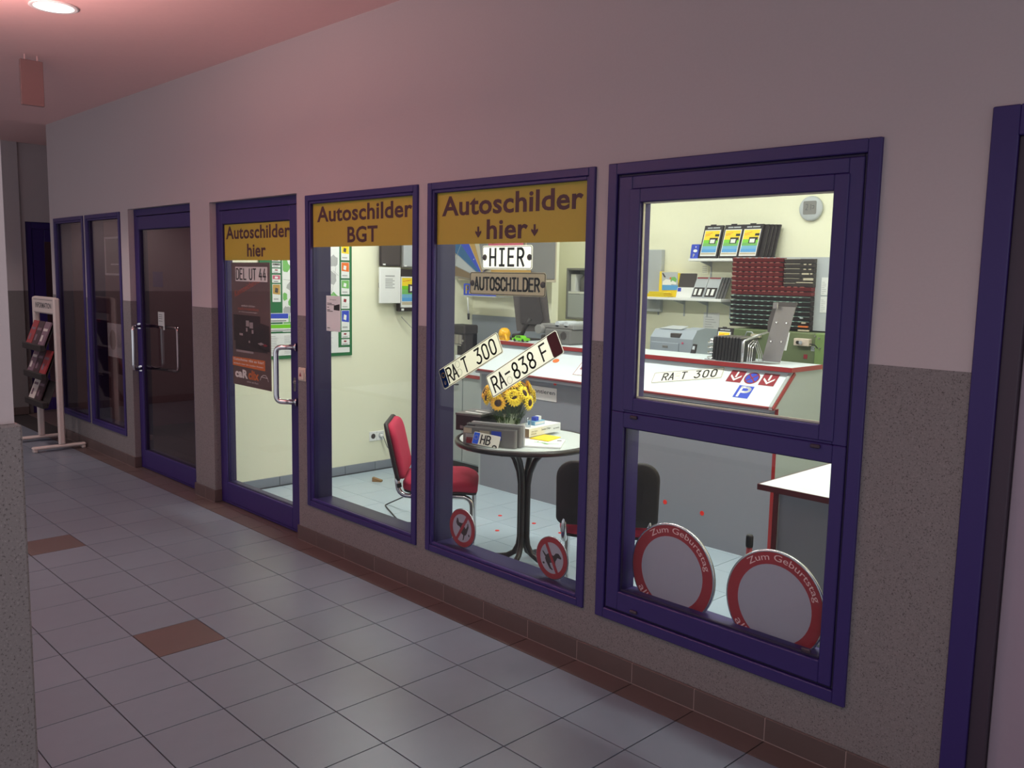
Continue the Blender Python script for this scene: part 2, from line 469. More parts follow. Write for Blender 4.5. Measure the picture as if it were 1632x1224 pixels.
# ------------------------------------------------------------------ windows and doors
def ring(mb, x0, x1, z0, z1, l, r, b, t, y0, y1, c=.003, m=None):
    mb.cham(x0, x0+l, y0, y1, z0, z1, c, m); mb.cham(x1-r, x1, y0, y1, z0, z1, c, m)
    mb.cham(x0+l, x1-r, y0, y1, z0, z0+b, c, m); mb.cham(x0+l, x1-r, y0, y1, z1-t, z1, c, m)
def shop_window(n, x0, x1, z0, z1, gl='pane_glass'):
    r = struct('window_%d' % n, ((x0+x1)/2, 0, z0))
    m = MB(); ring(m, x0, x1, z0, z1, .034, .034, .034, .034, -.012, .012)
    ring(m, x0+.034, x1-.034, z0+.034, z1-.034, .014, .014, .016, .016, -.006, .012)
    m.build('frame', 'blue_frame', r)
    m = MB(); ring(m, x0+.046, x1-.046, z0+.046, z1-.046, .003, .003, .004, .004, .010, .016, .001); m.build('gasket', 'rubber', r)
    m = MB(); ring(m, x0, x1, z0, z1, .050, .050, .046, .048, .0125, .135); m.build('reveal', 'blue_inner', r)
    MB().box(x0+.049, x1-.049, .018, .024, z0+.045, z1-.047).build('pane', gl, r)
    return r
shop_window(1, -5.32, -4.51, .245, 2.125, 'dark_glass')
shop_window(2, -4.45, -3.625, .245, 2.125, 'dark_glass')
shop_window(3, -.705, .369, .240, 2.103)
shop_window(4, .449, 1.538, .240, 2.103)
# the casement of the right window: outer frame, inner frame, tilting sash above, fixed pane below
r = struct('window_5', (2.16, 0, .236))
m = MB(); ring(m, 1.610, 2.709, .236, 2.106, .044, .044, .044, .044, -.014, .115); m.build('frame', 'blue_frame', r)
m = MB(); ring(m, 1.654, 2.665, .280, 2.062, .012, .012, .010, .012, -.002, .1); m.build('rebate', 'rubber', r)
m = MB(); ring(m, 1.664, 2.655, 1.118, 2.052, .066, .05, .02, .05, -.008, .06); m.build('sash_rim', 'blue_frame', r)
m = MB(); ring(m, 1.722, 2.61, 1.128, 2.002, .052, .05, .052, .052, -.014, .058); m.build('sash', 'blue_frame', r)
m = MB(); ring(m, 1.774, 2.56, 1.180, 1.950, .006, .006, .008, .006, .004, .016, .001); m.build('glazing_bead', 'bead_metal', r)
MB().box(1.773, 2.561, .016, .024, 1.179, 1.951).build('pane', 'pane_glass', r)
m = MB(); ring(m, 1.664, 2.655, .289, 1.1175, .062, .046, .078, .0615, -.010, .10); m.build('lower_frame', 'blue_frame', r)
m = MB(); ring(m, 1.726, 2.609, .367, 1.056, .006, .006, .008, .004, .004, .016, .001); m.build('lower_gasket', 'rubber', r)
MB().box(1.725, 2.61, .016, .024, .366, 1.057).build('lower_pane', 'pane_glass', r)
MB().box(1.66, 2.66, .100, .15, .262, .285).build('sill', 'blue_inner', r)
for x, z in ((2.535, 1.100), (1.765, 1.098), (2.548, .386), (1.80, .300)):
    MB().cham(x, x+.034, -.021, -.009, z, z+.013, .003).build('drain_cap', 'cap_grey', r)

def pull_handle(parent, pts, rad, name='pull_handle'):
    P = [Vector(p) for p in pts]; out = [P[0]]
    for i in range(1, len(P)-1):
        a = (P[i-1]-P[i]).normalized()*.04; b = (P[i+1]-P[i]).normalized()*.04
        for k in range(7):
            t = k/6; out.append((P[i]+a)*(1-t)**2+2*P[i]*t*(1-t)+(P[i]+b)*t*t)
    out.append(P[-1])
    m = MB(); m.tube(out, rad, 12)
    for p, q in ((P[0], P[1]), (P[-1], P[-2])):
        d = (q-p).normalized(); m.cyl(p-d*.002, p+d*.008, rad*1.6, n=14)
    return m.build(name, 'chrome', parent, smooth=True)
def glass_door(n, x0, x1, z1, gl, grip, hinge_r):
    r = struct('door_%d' % n, ((x0+x1)/2, .05, 0))
    m = MB(); ring(m, x0, x1, .004, z1, .05, .05, .02, .055, .046, .115); m.build('frame', 'blue_frame', r)
    a, b, t = x0+.052, x1-.052, z1-.06
    gx0, gx1 = x0+.102, x1-(.158 if not hinge_r else .10)
    m = MB(); ring(m, a, b, .026, t, gx0-a, b-gx1, .135, t-1.975, .040, .112); m.build('leaf', 'blue_frame', r)
    m = MB(); ring(m, gx0, gx1, .161, 1.975, .004, .004, .004, .004, .053, .06, .001); m.build('gasket', 'rubber', r)
    MB().box(gx0-.002, gx1+.002, .060, .067, .159, 1.977).build('pane', gl, r)
    m = MB(); ring(m, gx0, gx1, .161, 1.975, .003, .003, .003, .003, .068, .112, .001); m.build('reveal', 'blue_inner', r)
    return r
d1 = glass_door(1, -3.46, -2.29, 2.138, 'dark_glass', 0, True)
pull_handle(d1, ((-3.385, .04, 1.195), (-3.30, -.05, 1.195), (-3.30, -.05, .845), (-3.385, .04, .845)), .0155)
pull_handle(d1, ((-3.385, .112, 1.195), (-3.00, .19, 1.195), (-3.00, .19, .845), (-3.385, .112, .845)), .0155, 'inner_handle')
MB().box(-3.375, -2.375, .036, .0385, 2.082, 2.0845).build('closer_joint', 'rubber', d1)
d2 = glass_door(2, -1.98, -.815, 2.124, 'pane_glass', 0, False)
pull_handle(d2, ((-.90, .04, 1.195), (-1.005, -.045, 1.190), (-1.005, -.045, .850), (-.90, .04, .850)), .017)
m = MB(); m.prism([(p[0]-.014, p[1]) for p in rrect(.028, .09, .013)], (-.918, .041, .915), (1, 0, 0), (0, 0, 1), (0, -.008, 0)); lk = m.build('lock_plate', 'chrome', d2)
MB().cyl((-.918, .034, .975), (-.918, .026, .975), .009, n=12).build('lock_cylinder', 'steel', lk)
# door at the right edge of the front
r = struct('door_3', (3.5, .02, 0))
m = MB(); ring(m, 3.02, 4.05, .004, 2.157, .072, .072, .02, .085, -.012, .115); m.build('frame', 'blue_frame', r)
m = MB(); ring(m, 3.092, 3.978, .024, 2.072, .05, .05, .05, .05, .0, .11); m.build('inner_frame', 'cap_grey', r)
MB().cham(3.144, 3.926, .02, .06, .03, 2.02, .003).build('leaf', 'leaf_lilac', r)

# ------------------------------------------------------------------ arcade ceiling, end walls, pillar
ceil = struct('ceiling'); MB().box(-7.2, 6.2, -4.0, .13, 3.02, 3.12).build('soffit', 'ceiling_paint', ceil)
we = struct('wall_end')
def endbox(mb, y0, y1, z0, z1): mb.box(-7.2, -7.0, y0, y1, z0, z1)
m = MB(); endbox(m, -6, .20, DADO, 3.02); endbox(m, .95, 3, DADO, 3.02); endbox(m, .20, .95, 2.165, 3.02); m.box(-7, -6.965, -6, .145, DADO, 3.02); m.build('plaster_face', 'plaster', we)
m = MB(); endbox(m, -6, .20, 0, DADO); endbox(m, .95, 3, 0, DADO); m.box(-7, -6.965, -6, .145, 0, DADO); m.build('dado', 'granite_paint', we)
m = MB()
for k in range(-20, 1): m.cham(-6.965, -6.953, k*S+.0015, (k+1)*S-.0015-(.158 if k == 0 else 0), .003, .09, .0015)
m.build('skirting', 'brown_tile', we)
r = struct('door_4', (-7.05, .57, 0))
m = MB(); m.cham(-7.08, -7.02, .20, .27, 0, 2.165); m.cham(-7.08, -7.02, .88, .95, 0, 2.165); m.cham(-7.08, -7.02, .27, .88, 2.09, 2.165); m.build('frame', 'blue_frame', r)
m = MB(); m.cham(-7.07, -7.03, .272, .40, .02, 2.088); m.cham(-7.07, -7.03, .80, .878, .02, 2.088); m.cham(-7.07, -7.03, .40, .80, .02, .16); m.cham(-7.07, -7.03, .40, .80, 1.95, 2.088); m.build('leaf', 'blue_frame', r)
MB().box(-7.055, -7.048, .40, .80, .16, 1.95).build('pane', 'dark_glass', r)
MB().box(-7.6, -7.5, -.2, 1.4, 0, 2.6).build('dark_lobby', 'dark_wall', r)
# floor of the side passage behind the shop corner
m = MB()
MB().box(-7.2, -5.45, .13, 3, -.06, 0).build('passage_floor', 'brown_tile', floor)
MB().box(-7.2, -5.45, .13, 3, 3.02, 3.12).build('passage_soffit', 'ceiling_paint', ceil)
wp = struct('wall_passage'); MB().box(-7.2, -5.45, 3, 3.1, 0, 3.02).build('plaster_face', 'plaster', wp)
# plastered pillar with a thicker granite-paint base, close on the left
wl = struct('pillar_near', (2.1, -2.8, 0))
MB().box(1.85, 2.337, -3.3, -2.368, DADO, 3.02).build('plaster_face', 'plaster', wl)
MB().cham(1.84, 2.352, -3.31, -2.360, 0, DADO, .004).build('dado', 'granite_paint', wl)

# ------------------------------------------------------------------ shop room
fs = struct('floor_shop')
MB().box(-2.15, 2.95, T+.01, 3.6, -.06, -.003).build('screed', 'shop_grout', fs)
Q = .302
st = MB().cham(.0019, Q-.0019, .0019, Q-.0029, -.012, 0, .0008).build('tile', 'shop_tile', fs, local=True); sme = st.data
C.objects.unlink(st); bpy.data.objects.remove(st)
for i in range(-7, 9):
    for j in range(1, 7): inst('tile', sme, fs, (i*Q, j*.300, 0))
m = MB(); m.box(-2.15, 2.95, 2.1, 3.5, -.012, 0); m.build('rear_floor', 'shop_tile', fs)
m = MB(); m.box(-2.15, 2.95, T+.011, .299, -.012, 0); m.build('edge_strip', 'shop_tile', fs)
wsl = struct('wall_left')
MB().box(-2.25, -2.15, T, 3.6, 0, 2.8).build('plaster_face', 'cream_wall', wsl)
bl = struct('baseboard_left')
for k in range(12):
    MB().cham(-2.15, -2.138, max(.13, k*.3+.002), min(3.5, (k+1)*.3-.002), .002, .072, .0015).build('skirting_tile', 'grey_base', bl)
wsb = struct('wall_back'); MB().box(-2.25, 3.05, 3.5, 3.6, 0, 2.8).build('plaster_face', 'cream_wall', wsb)
wsr = struct('wall_right'); MB().box(2.95, 3.05, T, 3.5, 0, 2.8).build('plaster_face', 'cream_wall', wsr)
wpt = struct('wall_partition')
MB().box(-2.15, -1.16, 2.6, 2.68, 0, 2.8).build('plaster_face', 'cream_wall', wpt)
MB().cham(-2.148, -1.17, 2.585, 2.6, .83, 1.302, .002).build('splash_panel', 'grey_base', wpt)
csh = struct('ceiling_shop'); MB().box(-2.25, 3.05, T, 3.6, 2.8, 2.9).build('soffit', 'shop_ceiling', csh)
for i, (x, y) in enumerate(TUBES):
    t = thing('ceiling_light', 'fluorescent strip light on the shop ceiling, ' + ('above the customer side' if y < 2 else 'above the work area') + (', towards the notice board', ', in the middle', ', towards the desk')[i % 3], 'lamp', (x, y, 2.8), group='fluorescent strip lights')
    MB().cham(x-.62, x+.62, y-.09, y+.09, 2.755, 2.8, .006).build('housing', 'white', t)
    for s in (-.04, .04): MB().cyl((x-.6, y+s, 2.74), (x+.6, y+s, 2.74), .013, n=10).build('tube', 'tube_glow', t, smooth=True)
# unlit neighbouring shop behind the dark glass on the left
wd = struct('wall_neighbour')
m = MB(); m.box(-5.45, -5.35, T, 3.3, 0, 2.8); m.box(-5.45, -2.25, 3.2, 3.3, 0, 2.8); m.box(-2.31, -2.25, T, 3.3, 0, 2.8); m.build('plaster_face', 'dark_wall', wd)
MB().box(-5.45, -2.25, T, 3.3, 2.8, 2.9).build('soffit', 'dark_wall', csh)
MB().box(-5.45, -2.25, T+.01, 3.3, -.06, 0).build('neighbour_floor', 'dark_floor', fs)

# ------------------------------------------------------------------ lettered films on the glass
UX, UZ = (1, 0, 0), (0, 0, 1)
def film(label, x0, x1, z0, z1, y, lines, arrows=()):
    t = thing('window_sign', label, 'sign', ((x0+x1)/2, y, z0))
    MB().box(x0, x1, y-.0015, y, z0, z1).build('film', 'yellow_film', t)
    for body, a, b, c, d in lines:
        m = MB(); put_text(m, body, (0, y-.0015, 0), UX, UZ, a, b, c, d, bold=.024); m.build('lettering', 'film_letter', t)
    for cx, za, zb in arrows:
        m = MB(); w_ = .021; m.add([(cx+dx, y-.0024, z) for dx, z in ((-.0065, zb), (-.0065, za+.028), (-w_, za+.034), (-w_, za+.024), (0, za), (w_, za+.024), (w_, za+.034), (.0065, za+.028), (.0065, zb))], [(1, 2, 3, 4, 5, 6, 7), (0, 1, 7, 8)]); m.build('arrow', 'film_letter', t)
film('yellow film reading Autoschilder hier with two down arrows, above the sunflowers', .498, 1.477, 1.804, 2.054, .016,
     [('Autoschilder', .536, 1.458, 1.939, 2.034), ('hier', .862, 1.134, 1.823, 1.915)], [(.804, 1.831, 1.884), (1.176, 1.831, 1.884)])
film('yellow film reading Autoschilder BGT at the top of a window', -.654, .311, 1.804, 2.054, .016,
     [('Autoschilder', -.610, .297, 1.946, 2.036), ('BGT', -.295, -.006, 1.825, 1.914)])
film('yellow film reading Autoschilder hier at the top of a glass door', -1.877, -.985, 1.729, 1.978, .058,
     [('Autoschilder', -1.852, -.995, 1.871, 1.958), ('hier', -1.552, -1.30, 1.752, 1.838)])

# ------------------------------------------------------------------ door poster with a plate mounted on it
def poster():
    x0, x1, z0, z1, y = -1.815, -1.285, .874, 1.715, .073
    t = thing('poster', 'dark advertising poster with an orange banner hung on the glass door', 'poster', ((x0+x1)/2, y, z0))
    MB().box(x0, x1, y-.001, y+.004, z0, z1).build('sheet', 'poster_dark', t)
    e = y-.0018
    m = MB()
    m.rect((0, e, 0), UX, UZ, x0+.02, x0+.40, 1.18, 1.36, 0, 0)
    m.add([(x0+.05, e-.0006, 1.36), (x0+.05, e-.0006, 1.19), (x1-.01, e-.0006, 1.13), (x1-.01, e-.0006, 1.30)], [(0, 1, 2, 3)], 0)
    m.add([(x0+.045, e-.0006, 1.12), (x0+.045, e-.0006, 1.19), (x1-.04, e-.0006, 1.14), (x1-.04, e-.0006, 1.12)], [(0, 1, 2, 3)], 0)
    for a, b, c, d in ((.20, .245, 1.285, 1.325), (.25, .30, 1.275, 1.315), (.20, .222, 1.25, 1.275), (.28, .305, 1.24, 1.265), (.105, .155, 1.22, 1.235), (.235, .255, 1.175, 1.19)):
        m.rect((0, e-.0012, 0), UX, UZ, x0+a, x0+b, c, d, 0, 1)
    m.add([(x0+.36, e-.0012, 1.178), (x0+.40, e-.0012, 1.168), (x0+.45, e-.0012, 1.178), (x0+.41, e-.0012, 1.188)], [(0, 1, 2, 3)], 1)
    m.add([(x0+.43, e-.0014, 1.172), (x0+.46, e-.0014, 1.162), (x0+.495, e-.0014, 1.17), (x0+.465, e-.0014, 1.182)], [(0, 1, 2, 3)], 2)
    m.rect((0, e-.0012, 0), UX, UZ, x0+.055, x0+.30, 1.104, 1.118, 0, 1)
    m.build('picture', ['poster_black', 'poster_grey', 'sign_red'], t)
    m = MB()
    m.add([(x0-.004, e, 1.066), (x0-.004, e, 1.006), (x1-.075, e, 1.0), (x1-.075, e, 1.07)], [(0, 1, 2, 3)], 0)
    bn = m.build('banner', 'poster_orange', t)
    for q, a, c, d in (('Gutscheine gibt es hier!', .09, 1.038, 1.062), ('einfach hier im Laden fragen', .1, 1.014, 1.028)):
        m = MB(); put_text(m, q, (0, e-.0004, 0), UX, UZ, x0+.012, x1-a, c, d, 0, .02); m.build('lettering', 'plate_dim', bn)
    e = y-.0015
    def word(body, a, b, c, d, mt, bold, uu=UX, vv=UZ):
        m = MB(); put_text(m, body, (0, e, 0), uu, vv, a, b, c, d, 0, bold); m.build('lettering', mt, t)
    word('caR', x0+.03, x0+.215, .925, .985, 'plate_dim', .05); word('clix', x0+.222, x0+.37, .925, .99, 'poster_orange', .04)
    word('sicher am Auto', x0+.2, x0+.36, .902, .914, 'plate_dim', 0); word('einfach klicken', x0+.14, x0+.33, 1.418, 1.431, 'plate_dim', 0)
    word('am Fahrzeug befestigen', x0+.10, x0+.36, 1.376, 1.386, 'plate_dim', 0); word('rahmenlos', x0+.09, x0+.38, 1.394, 1.414, 'poster_rust', .01)
    m = MB(); k_ = .30
    put_text(m, 'Kennzeichenhalter', (x0+.02, e, 1.47), (1, 0, k_), (-k_*.6, 0, 1), .03, .46, 0, .042, 0, .015); m.build('lettering', 'poster_rust', t)
    m = MB(); m.stroke([[(x0+.385, .935), (x0+.40, .958), (x0+.43, .972), (x0+.46, .972), (x0+.485, .955), (x0+.495, .935)], [(x0+.40, .958), (x0+.485, .955)]], (0, e, 0), UX, UZ, .004, .0005, 0); m.build('car_outline', 'plate_dim', t)
poster()
t = thing('license_plate', 'white number plate reading DEL UT 44 on the dark door poster', 'license plate', (-1.53, .068, 1.588))
m = MB(); m.prism(rrect(.44, .098, .006), (-1.75, .0712, 1.588), UX, UZ, (0, -.003, 0)); m.build('plate', 'plate_dim', t)
for q, u in (('DEL', -1.735), ('UT', -1.549), ('44', -1.415)):
    m = MB(); plate_text(m, q, (0, .0682, 0), UX, UZ, u, 1.602, .07, .0525, .0088); m.build('lettering', 'plate_black', t)

# ------------------------------------------------------------------ number plates hanging in the windows
def plate(label, o, ang, L, H, matp, lines, extra=None, border='plate_line', tilt=0, group=None, screws=False, rough=None):
    """o = lower left corner, ang = roll in the wall plane"""
    t = thing('license_plate', label, 'license plate', o, group=group)
    ux = Vector((math.cos(ang), 0, math.sin(ang))); uz = Vector((-math.sin(ang), 0, math.cos(ang))); n = Vector((0, -1, 0))
    o = Vector(o)
    m = MB(); m.prism(rrect(L, H, .012), o, ux, uz, Vector((0, .002, 0))); m.build('sheet', matp, t)
    m = MB(); m.stroke([[(x+.004, z+.004) for x, z in loopline(rrect(L-.008, H-.008, .009))]], o, ux, uz, .0028, .0012); m.build('border', border, t)
    for fn in lines:
        m = MB(); fn(m, o, ux, uz); m.build('lettering', 'plate_black', t)
    if extra: extra(t, o, ux, uz)
    if screws:
        for px in (.018, L-.018):
            c = o+ux*px+uz*(H/2); MB().lathe([(.0, .012), (.006, .011), (.013, .004), (.015, 0)], c, 14, axis='y').build('suction_cup', 'charcoal', t, smooth=True)
    return t
def seals(t, o, ux, uz, pts, r):
    m = MB()
    for x, z in pts: m.stroke([arc(x, z, r, r, 0, 360, 18)], o, ux, uz, .0016, .0012)
    m.build('seal_ring', 'seal', t)
a1 = math.atan2(.219, .423)
def ex1(t, o, ux, uz):
    m = MB(); m.prism(rrect(.040, .094, .008), o+ux*.006+uz*.006, ux, uz, Vector((0, -.0008, 0)), m=0)
    for k in range(12): m.prism([(x, z) for x, z in arc(.026+.012*math.cos(k*PI/6), .068+.012*math.sin(k*PI/6), .0018, .0018, 0, 300, 5)], o, ux, uz, Vector((0, -.0014, 0)), m=1)
    plate_text(m, 'D', o+Vector((0, -.0008, 0)), ux, uz, .020, .020, .018, .02, .0035, m=2); m.build('country_band', ['eu_blue', 'yellow', 'plate_white'], t)
    seals(t, o, ux, uz, ((.150, .076), (.150, .034)), .0165)
plate('white number plate RA T 300 with blue band, hanging tilted in the window', (.566, .014, 1.085), a1, .478, .104, 'plate_cream',
      [lambda m, o, ux, uz, q=q: plate_text(m, q[0], o, ux, uz, q[1], .017, .070, q[2], .0085) for q in (('RA', .056, .043), ('T', .186, .043), ('300', .292, .056))], ex1)
a2 = math.atan2(.248, .446)
def ex2(t, o, ux, uz):
    m = MB(); m.prism(rrect(.062, .100, .009), o+ux*.446+uz*.005, ux, uz, Vector((0, -.0010, 0)), m=0); m.build('dark_band', ['plate_maroon'], t)
    seals(t, o, ux, uz, ((.146, .030),), .0165)
plate('white number plate RA-838 F with maroon end band, tilted before the sunflowers', (.925, .013, 1.083), a2, .512, .110, 'plate_white',
      [lambda m, o, ux, uz, q=q: plate_text(m, q[0], o, ux, uz, q[1], .018, .071, q[2], .0085) for q in (('RA', .032, .048), ('838', .186, .056), ('F', .386, .05))] + [lambda m, o, ux, uz: m.stroke([[(.132, .066), (.162, .066)]], o, ux, uz, .0085, .0015)], ex2)
plate('white number plate reading HIER hanging above the AUTOSCHILDER plate', (.806, .040, 1.687), 0, .334, .108, 'plate_white',
      [lambda m, o, ux, uz: plate_text(m, 'HIER', o, ux, uz, .056, .017, .076, .062, .0115, wsc=.95)], screws=True, border='plate_line')
plate('silver-brown number plate reading AUTOSCHILDER hanging in the window', (.720, .040, 1.566), 0, .507, .107, 'plate_silver',
      [lambda m, o, ux, uz: plate_text(m, 'AUTOSCHILDER', o, ux, uz, .036, .024, .056, .0368, .0095, wsc=.92)], screws=True, border='plate_black')

# ------------------------------------------------------------------ round signs standing on the sills
def disc(m, c, r, y0, y1, mi, n=48):
    m.cyl((c[0], y1, c[1]), (c[0], y0, c[1]), r, n=n, m=mi)
def ann(m, c, r0, r1, y, mi, n=48):
    V = []; F = []
    for k in range(n):
        a = 2*PI*k/n
        V += [(c[0]+r0*math.cos(a), y, c[1]+r0*math.sin(a)), (c[0]+r1*math.cos(a), y, c[1]+r1*math.sin(a))]
    for k in range(n):
        j = (k+1) % n; F.append((2*k, 2*k+1, 2*j+1, 2*j))
    m.add(V, F, mi)
def arc_text(m, body, c, r, a_mid, span, h, y, mi, bold=.02):
    vs, fs = text_geo(body, bold); X = [v[0] for v in vs]; Y = [v[1] for v in vs]; ax, bx, ay, by = min(X), max(X), min(Y), max(Y)
    V = []
    for v in vs:
        u = (v[0]-ax)/(bx-ax); q = (v[1]-ay)/(by-ay); a = math.radians(a_mid+span/2-u*span) if span > 0 else math.radians(a_mid+span/2-u*span)
        rr = r+h*(q-.5)*(1 if span > 0 else -1); V.append((c[0]+rr*math.cos(a), y, c[1]+rr*math.sin(a)))
    m.add(V, fs, mi)
def birthday(label, cx, cz, R, y, roll):
    t = thing('birthday_sign', label, 'sign', (cx, y, cz-R))
    m = MB(); m.lathe([(R-.004, 0), (R, .002), (R, .012), (R-.004, .014)], (cx, y+.014, cz), 64, axis='y'); m.build('rim', 'alu', t, smooth=True)
    m = MB(); ann(m, (cx, cz), R*.74, R*.965, y-.0008, 0); m.build('red_border', 'sign_red', t)
    m = MB(); m.add([(cx+R*.745*math.cos(2*PI*k/48), y-.0004, cz+R*.745*math.sin(2*PI*k/48)) for k in range(48)], [tuple(range(48))]); m.build('face', 'sign_white', t)
    m = MB(); arc_text(m, 'Zum Geburtstag', (cx, cz), R*.855, 90+roll, 112, R*.16, y-.0014, 0, 0); m.build('lettering', 'sign_text', t)
    m = MB(); arc_text(m, 'alles Gute', (cx, cz), R*.855, 270+roll, -82, R*.16, y-.0014, 0, 0)
    m.build('lettering', 'sign_text', t)
birthday('round red and white sign Zum Geburtstag standing before the black-backed chair', 1.937, .486, .2, .066, -18)
birthday('round red and white sign Zum Geburtstag standing below the white desk', 2.390, .486, .2, .066, -16)
def dogsign(label, cx, cz, R, y, slash, roll, lean):
    t = thing('dog_sign', label, 'sign', (cx, y, cz-R))
    m = MB(); m.lathe([(R-.002, 0), (R, .001), (R, .006), (R-.002, .007)], (cx, y+.007, cz), 40, axis='y'); m.build('rim', 'alu', t, smooth=True)
    m = MB(); m.add([(cx+R*.8*math.cos(2*PI*k/40), y-.0003, cz+R*.8*math.sin(2*PI*k/40)) for k in range(40)], [tuple(range(40))]); m.build('face', 'sign_white', t)
    ca, sa = math.cos(math.radians(roll)), math.sin(math.radians(roll)); f = 1
    def P(x, z): x *= f; return (cx+R*(x*ca-z*sa), cz+R*(x*sa+z*ca))
    m = MB()
    def poly(pts, e=.0008): 
        q = [P(*p) for p in pts]; m.add([(x, y-e, z) for x, z in q], [tuple(range(len(q)))])
    poly([(-.38, .02), (-.22, .16), (.1, .14), (.22, .3), (.38, .34), (.58, .2), (.56, .12), (.34, .12), (.26, -.06), (.06, -.2), (-.12, -.28), (-.3, -.3), (-.4, -.14)])
    poly([(-.3, -.28), (-.1, -.26), (.02, -.44), (.14, -.5), (.12, -.55), (-.06, -.52)])
    poly([(.12, -.16), (.24, -.06), (.26, -.34), (.36, -.48), (.22, -.5), (.16, -.36)])
    poly([(-.36, .04), (-.4, -.06), (-.6, .12), (-.58, .18)])
    poly(arc(-.46, -.38, .07, .05, 0, 330, 10)); m.build('pictogram', 'sign_black', t)
    m = MB(); ann(m, (cx, cz), R*.72, R*.965, y-.001, 0, 40)
    g = math.radians(slash); d = Vector((math.cos(g), 0, math.sin(g))); q = Vector((-d.z, 0, d.x))*R*.085; c0 = Vector((cx, y-.0014, cz))
    m.add([c0-d*R*.74-q, c0+d*R*.74-q, c0+d*R*.74+q, c0-d*R*.74+q], [(0, 1, 2, 3)]); m.build('red_ring', 'sign_red', t)
dogsign('small round dog prohibition sign beside the red seat, its dog upright', .662, .386, .1, .06, 57, 112, 0)
dogsign('small round dog prohibition sign below the black-backed chair', 1.286, .386, .1, .06, 119, -6, 0)

# ------------------------------------------------------------------ notes stuck on the glass
t = thing('paper_note', 'curled white notice stuck on the window before the green board', 'paper', (-.46, .026, 1.318))
m = MB(); m.box(-.536, -.388, .0255, .027, 1.318, 1.524, 0)
put_text(m, 'Öffnungszeiten', (0, .0255, 0), UX, UZ, -.50, -.43, 1.497, 1.506, 1, 0)
for z, a in ((1.478, .05), (1.47, .08), (1.455, .02), (1.44, .03), (1.432, .06), (1.335, .03)): m.rect((0, .025, 0), UX, UZ, -.526, -.526+a, z, z+.004, 0, 1)
m.add([(-.455, .025, 1.468), (-.395, .025, 1.478), (-.395, .025, 1.44), (-.455, .025, 1.442)], [(0, 1, 2, 3)], 1); m.build('sheet', ['note_paper', 'sign_black'], t)
t = thing('paper_note', 'small white note stuck on the dark glass door', 'paper', (-2.98, .069, 1.18))
m = MB(); m.box(-3.055, -2.935, .058, .0595, 1.215, 1.325, 0); m.box(-2.96, -2.935, .058, .0595, 1.185, 1.215, 0)
for z in (1.30, 1.285, 1.27, 1.25): m.rect((0, .0575, 0), UX, UZ, -3.04, -2.97, z, z+.004, 0, 1)
m.build('sheet', ['paper_grey', 'ink'], t)
t = thing('window_poster', 'dim framed poster hanging inside the second dark window, above the pale sheet', 'poster', (-3.93, .05, 1.6))
m = MB(); ring(m, -4.13, -3.70, 1.60, 1.93, .018, .018, .018, .018, .040, .055); m.build('frame', 'light_grey', t)
m = MB(); m.box(-4.115, -3.715, .046, .05, 1.615, 1.915, 0); m.rect((0, .045, 0), UX, UZ, -4.0, -3.82, 1.69, 1.70, 0, 1); m.build('sheet', ['mid_grey', 'light_grey'], t)
t = thing('window_poster', 'pale printed sheet inside the second dark window, below the framed poster', 'poster', (-3.92, .05, .9))
m = MB(); m.box(-4.12, -3.70, .040, .044, .89, 1.185, 0); m.add([(-4.0+.08*math.cos(a), .039, 1.04+.09*math.sin(a)) for a in [k*PI/6 for k in range(12)]], [tuple(range(12))], 1); m.build('sheet', ['light_grey', 'grey'], t)
t = thing('door_sticker', 'blue square patch painted as a reflection on the dark glass door', 'sticker', (-3.05, .069, 1.5))
MB().box(-3.16, -2.97, .0685, .0695, 1.52, 1.64).build('film', 'blue_frame', t)  # flat blue patch painted in place of a reflection in the glass
t = thing('wall_switch', 'square wall switch with a red triangle beside the glass door', 'switch', (-.757, -.002, 1.0))
m = MB(); m.cham(-.798, -.716, -.012, -.002, 1.0, 1.082, .004); m.build('plate', 'switch_white', t)
m = MB(); m.cham(-.789, -.725, -.018, -.011, 1.010, 1.073, .003); b_ = m.build('rocker', 'switch_white', t)
m = MB(); m.add([(-.775, -.0187, 1.028), (-.748, -.0187, 1.03), (-.762, -.0187, 1.056)], [(0, 1, 2)]); m.build('red_mark', 'sign_red', b_)

# ------------------------------------------------------------------ arcade: lamps, hanging board, leaflet stand
for (x, y), lab in zip(DOWN, ('round recessed ceiling lamp at the far end of the arcade', 'round recessed ceiling lamp over the dark windows', 'round recessed ceiling lamp glowing white above the glass doors', 'round recessed ceiling lamp in front of the sunflower window', 'round recessed ceiling lamp over the near arcade floor')):
    t = thing('ceiling_lamp', lab, 'lamp', (x, y, 3.02), group='recessed arcade lamps')
    MB().lathe([(.098, 0), (.118, 0), (.120, -.006), (.112, -.009), (.098, -.007)], (x, y, 3.02), 32, caps=False).build('trim_ring', 'white', t, smooth=True)
    MB().lathe([(0, -.0085), (.06, -.008), (.099, -.006)], (x, y, 3.02), 32).build('diffuser', 'lamp_glow', t, smooth=True)
t = thing('added_pendant', 'long white uplighter added on two rods to brighten the arcade ceiling', 'lamp', (-.5, -2.0, 2.45))  # made-up fixture around the added ceiling fill, out of view
MB().cham(-1.1, .1, -2.06, -1.94, 2.40, 2.45, .008).build('housing', 'white', t)
MB().box(-1.06, .06, -2.04, -1.96, 2.449, 2.453).build('diffuser', 'lamp_glow', t)
for x in (-.9, -.1): MB().cyl((x, -2.0, 2.45), (x, -2.0, 3.02), .006, n=8).build('rod', 'steel', t)
t = thing('hanging_board', 'narrow blank board hanging from the arcade ceiling', 'sign', (-2.5, -.94, 2.97))
MB().cham(-2.515, -2.485, -1.011, -.875, 2.70, 2.985, .003).build('panel', 'board_pink', t)
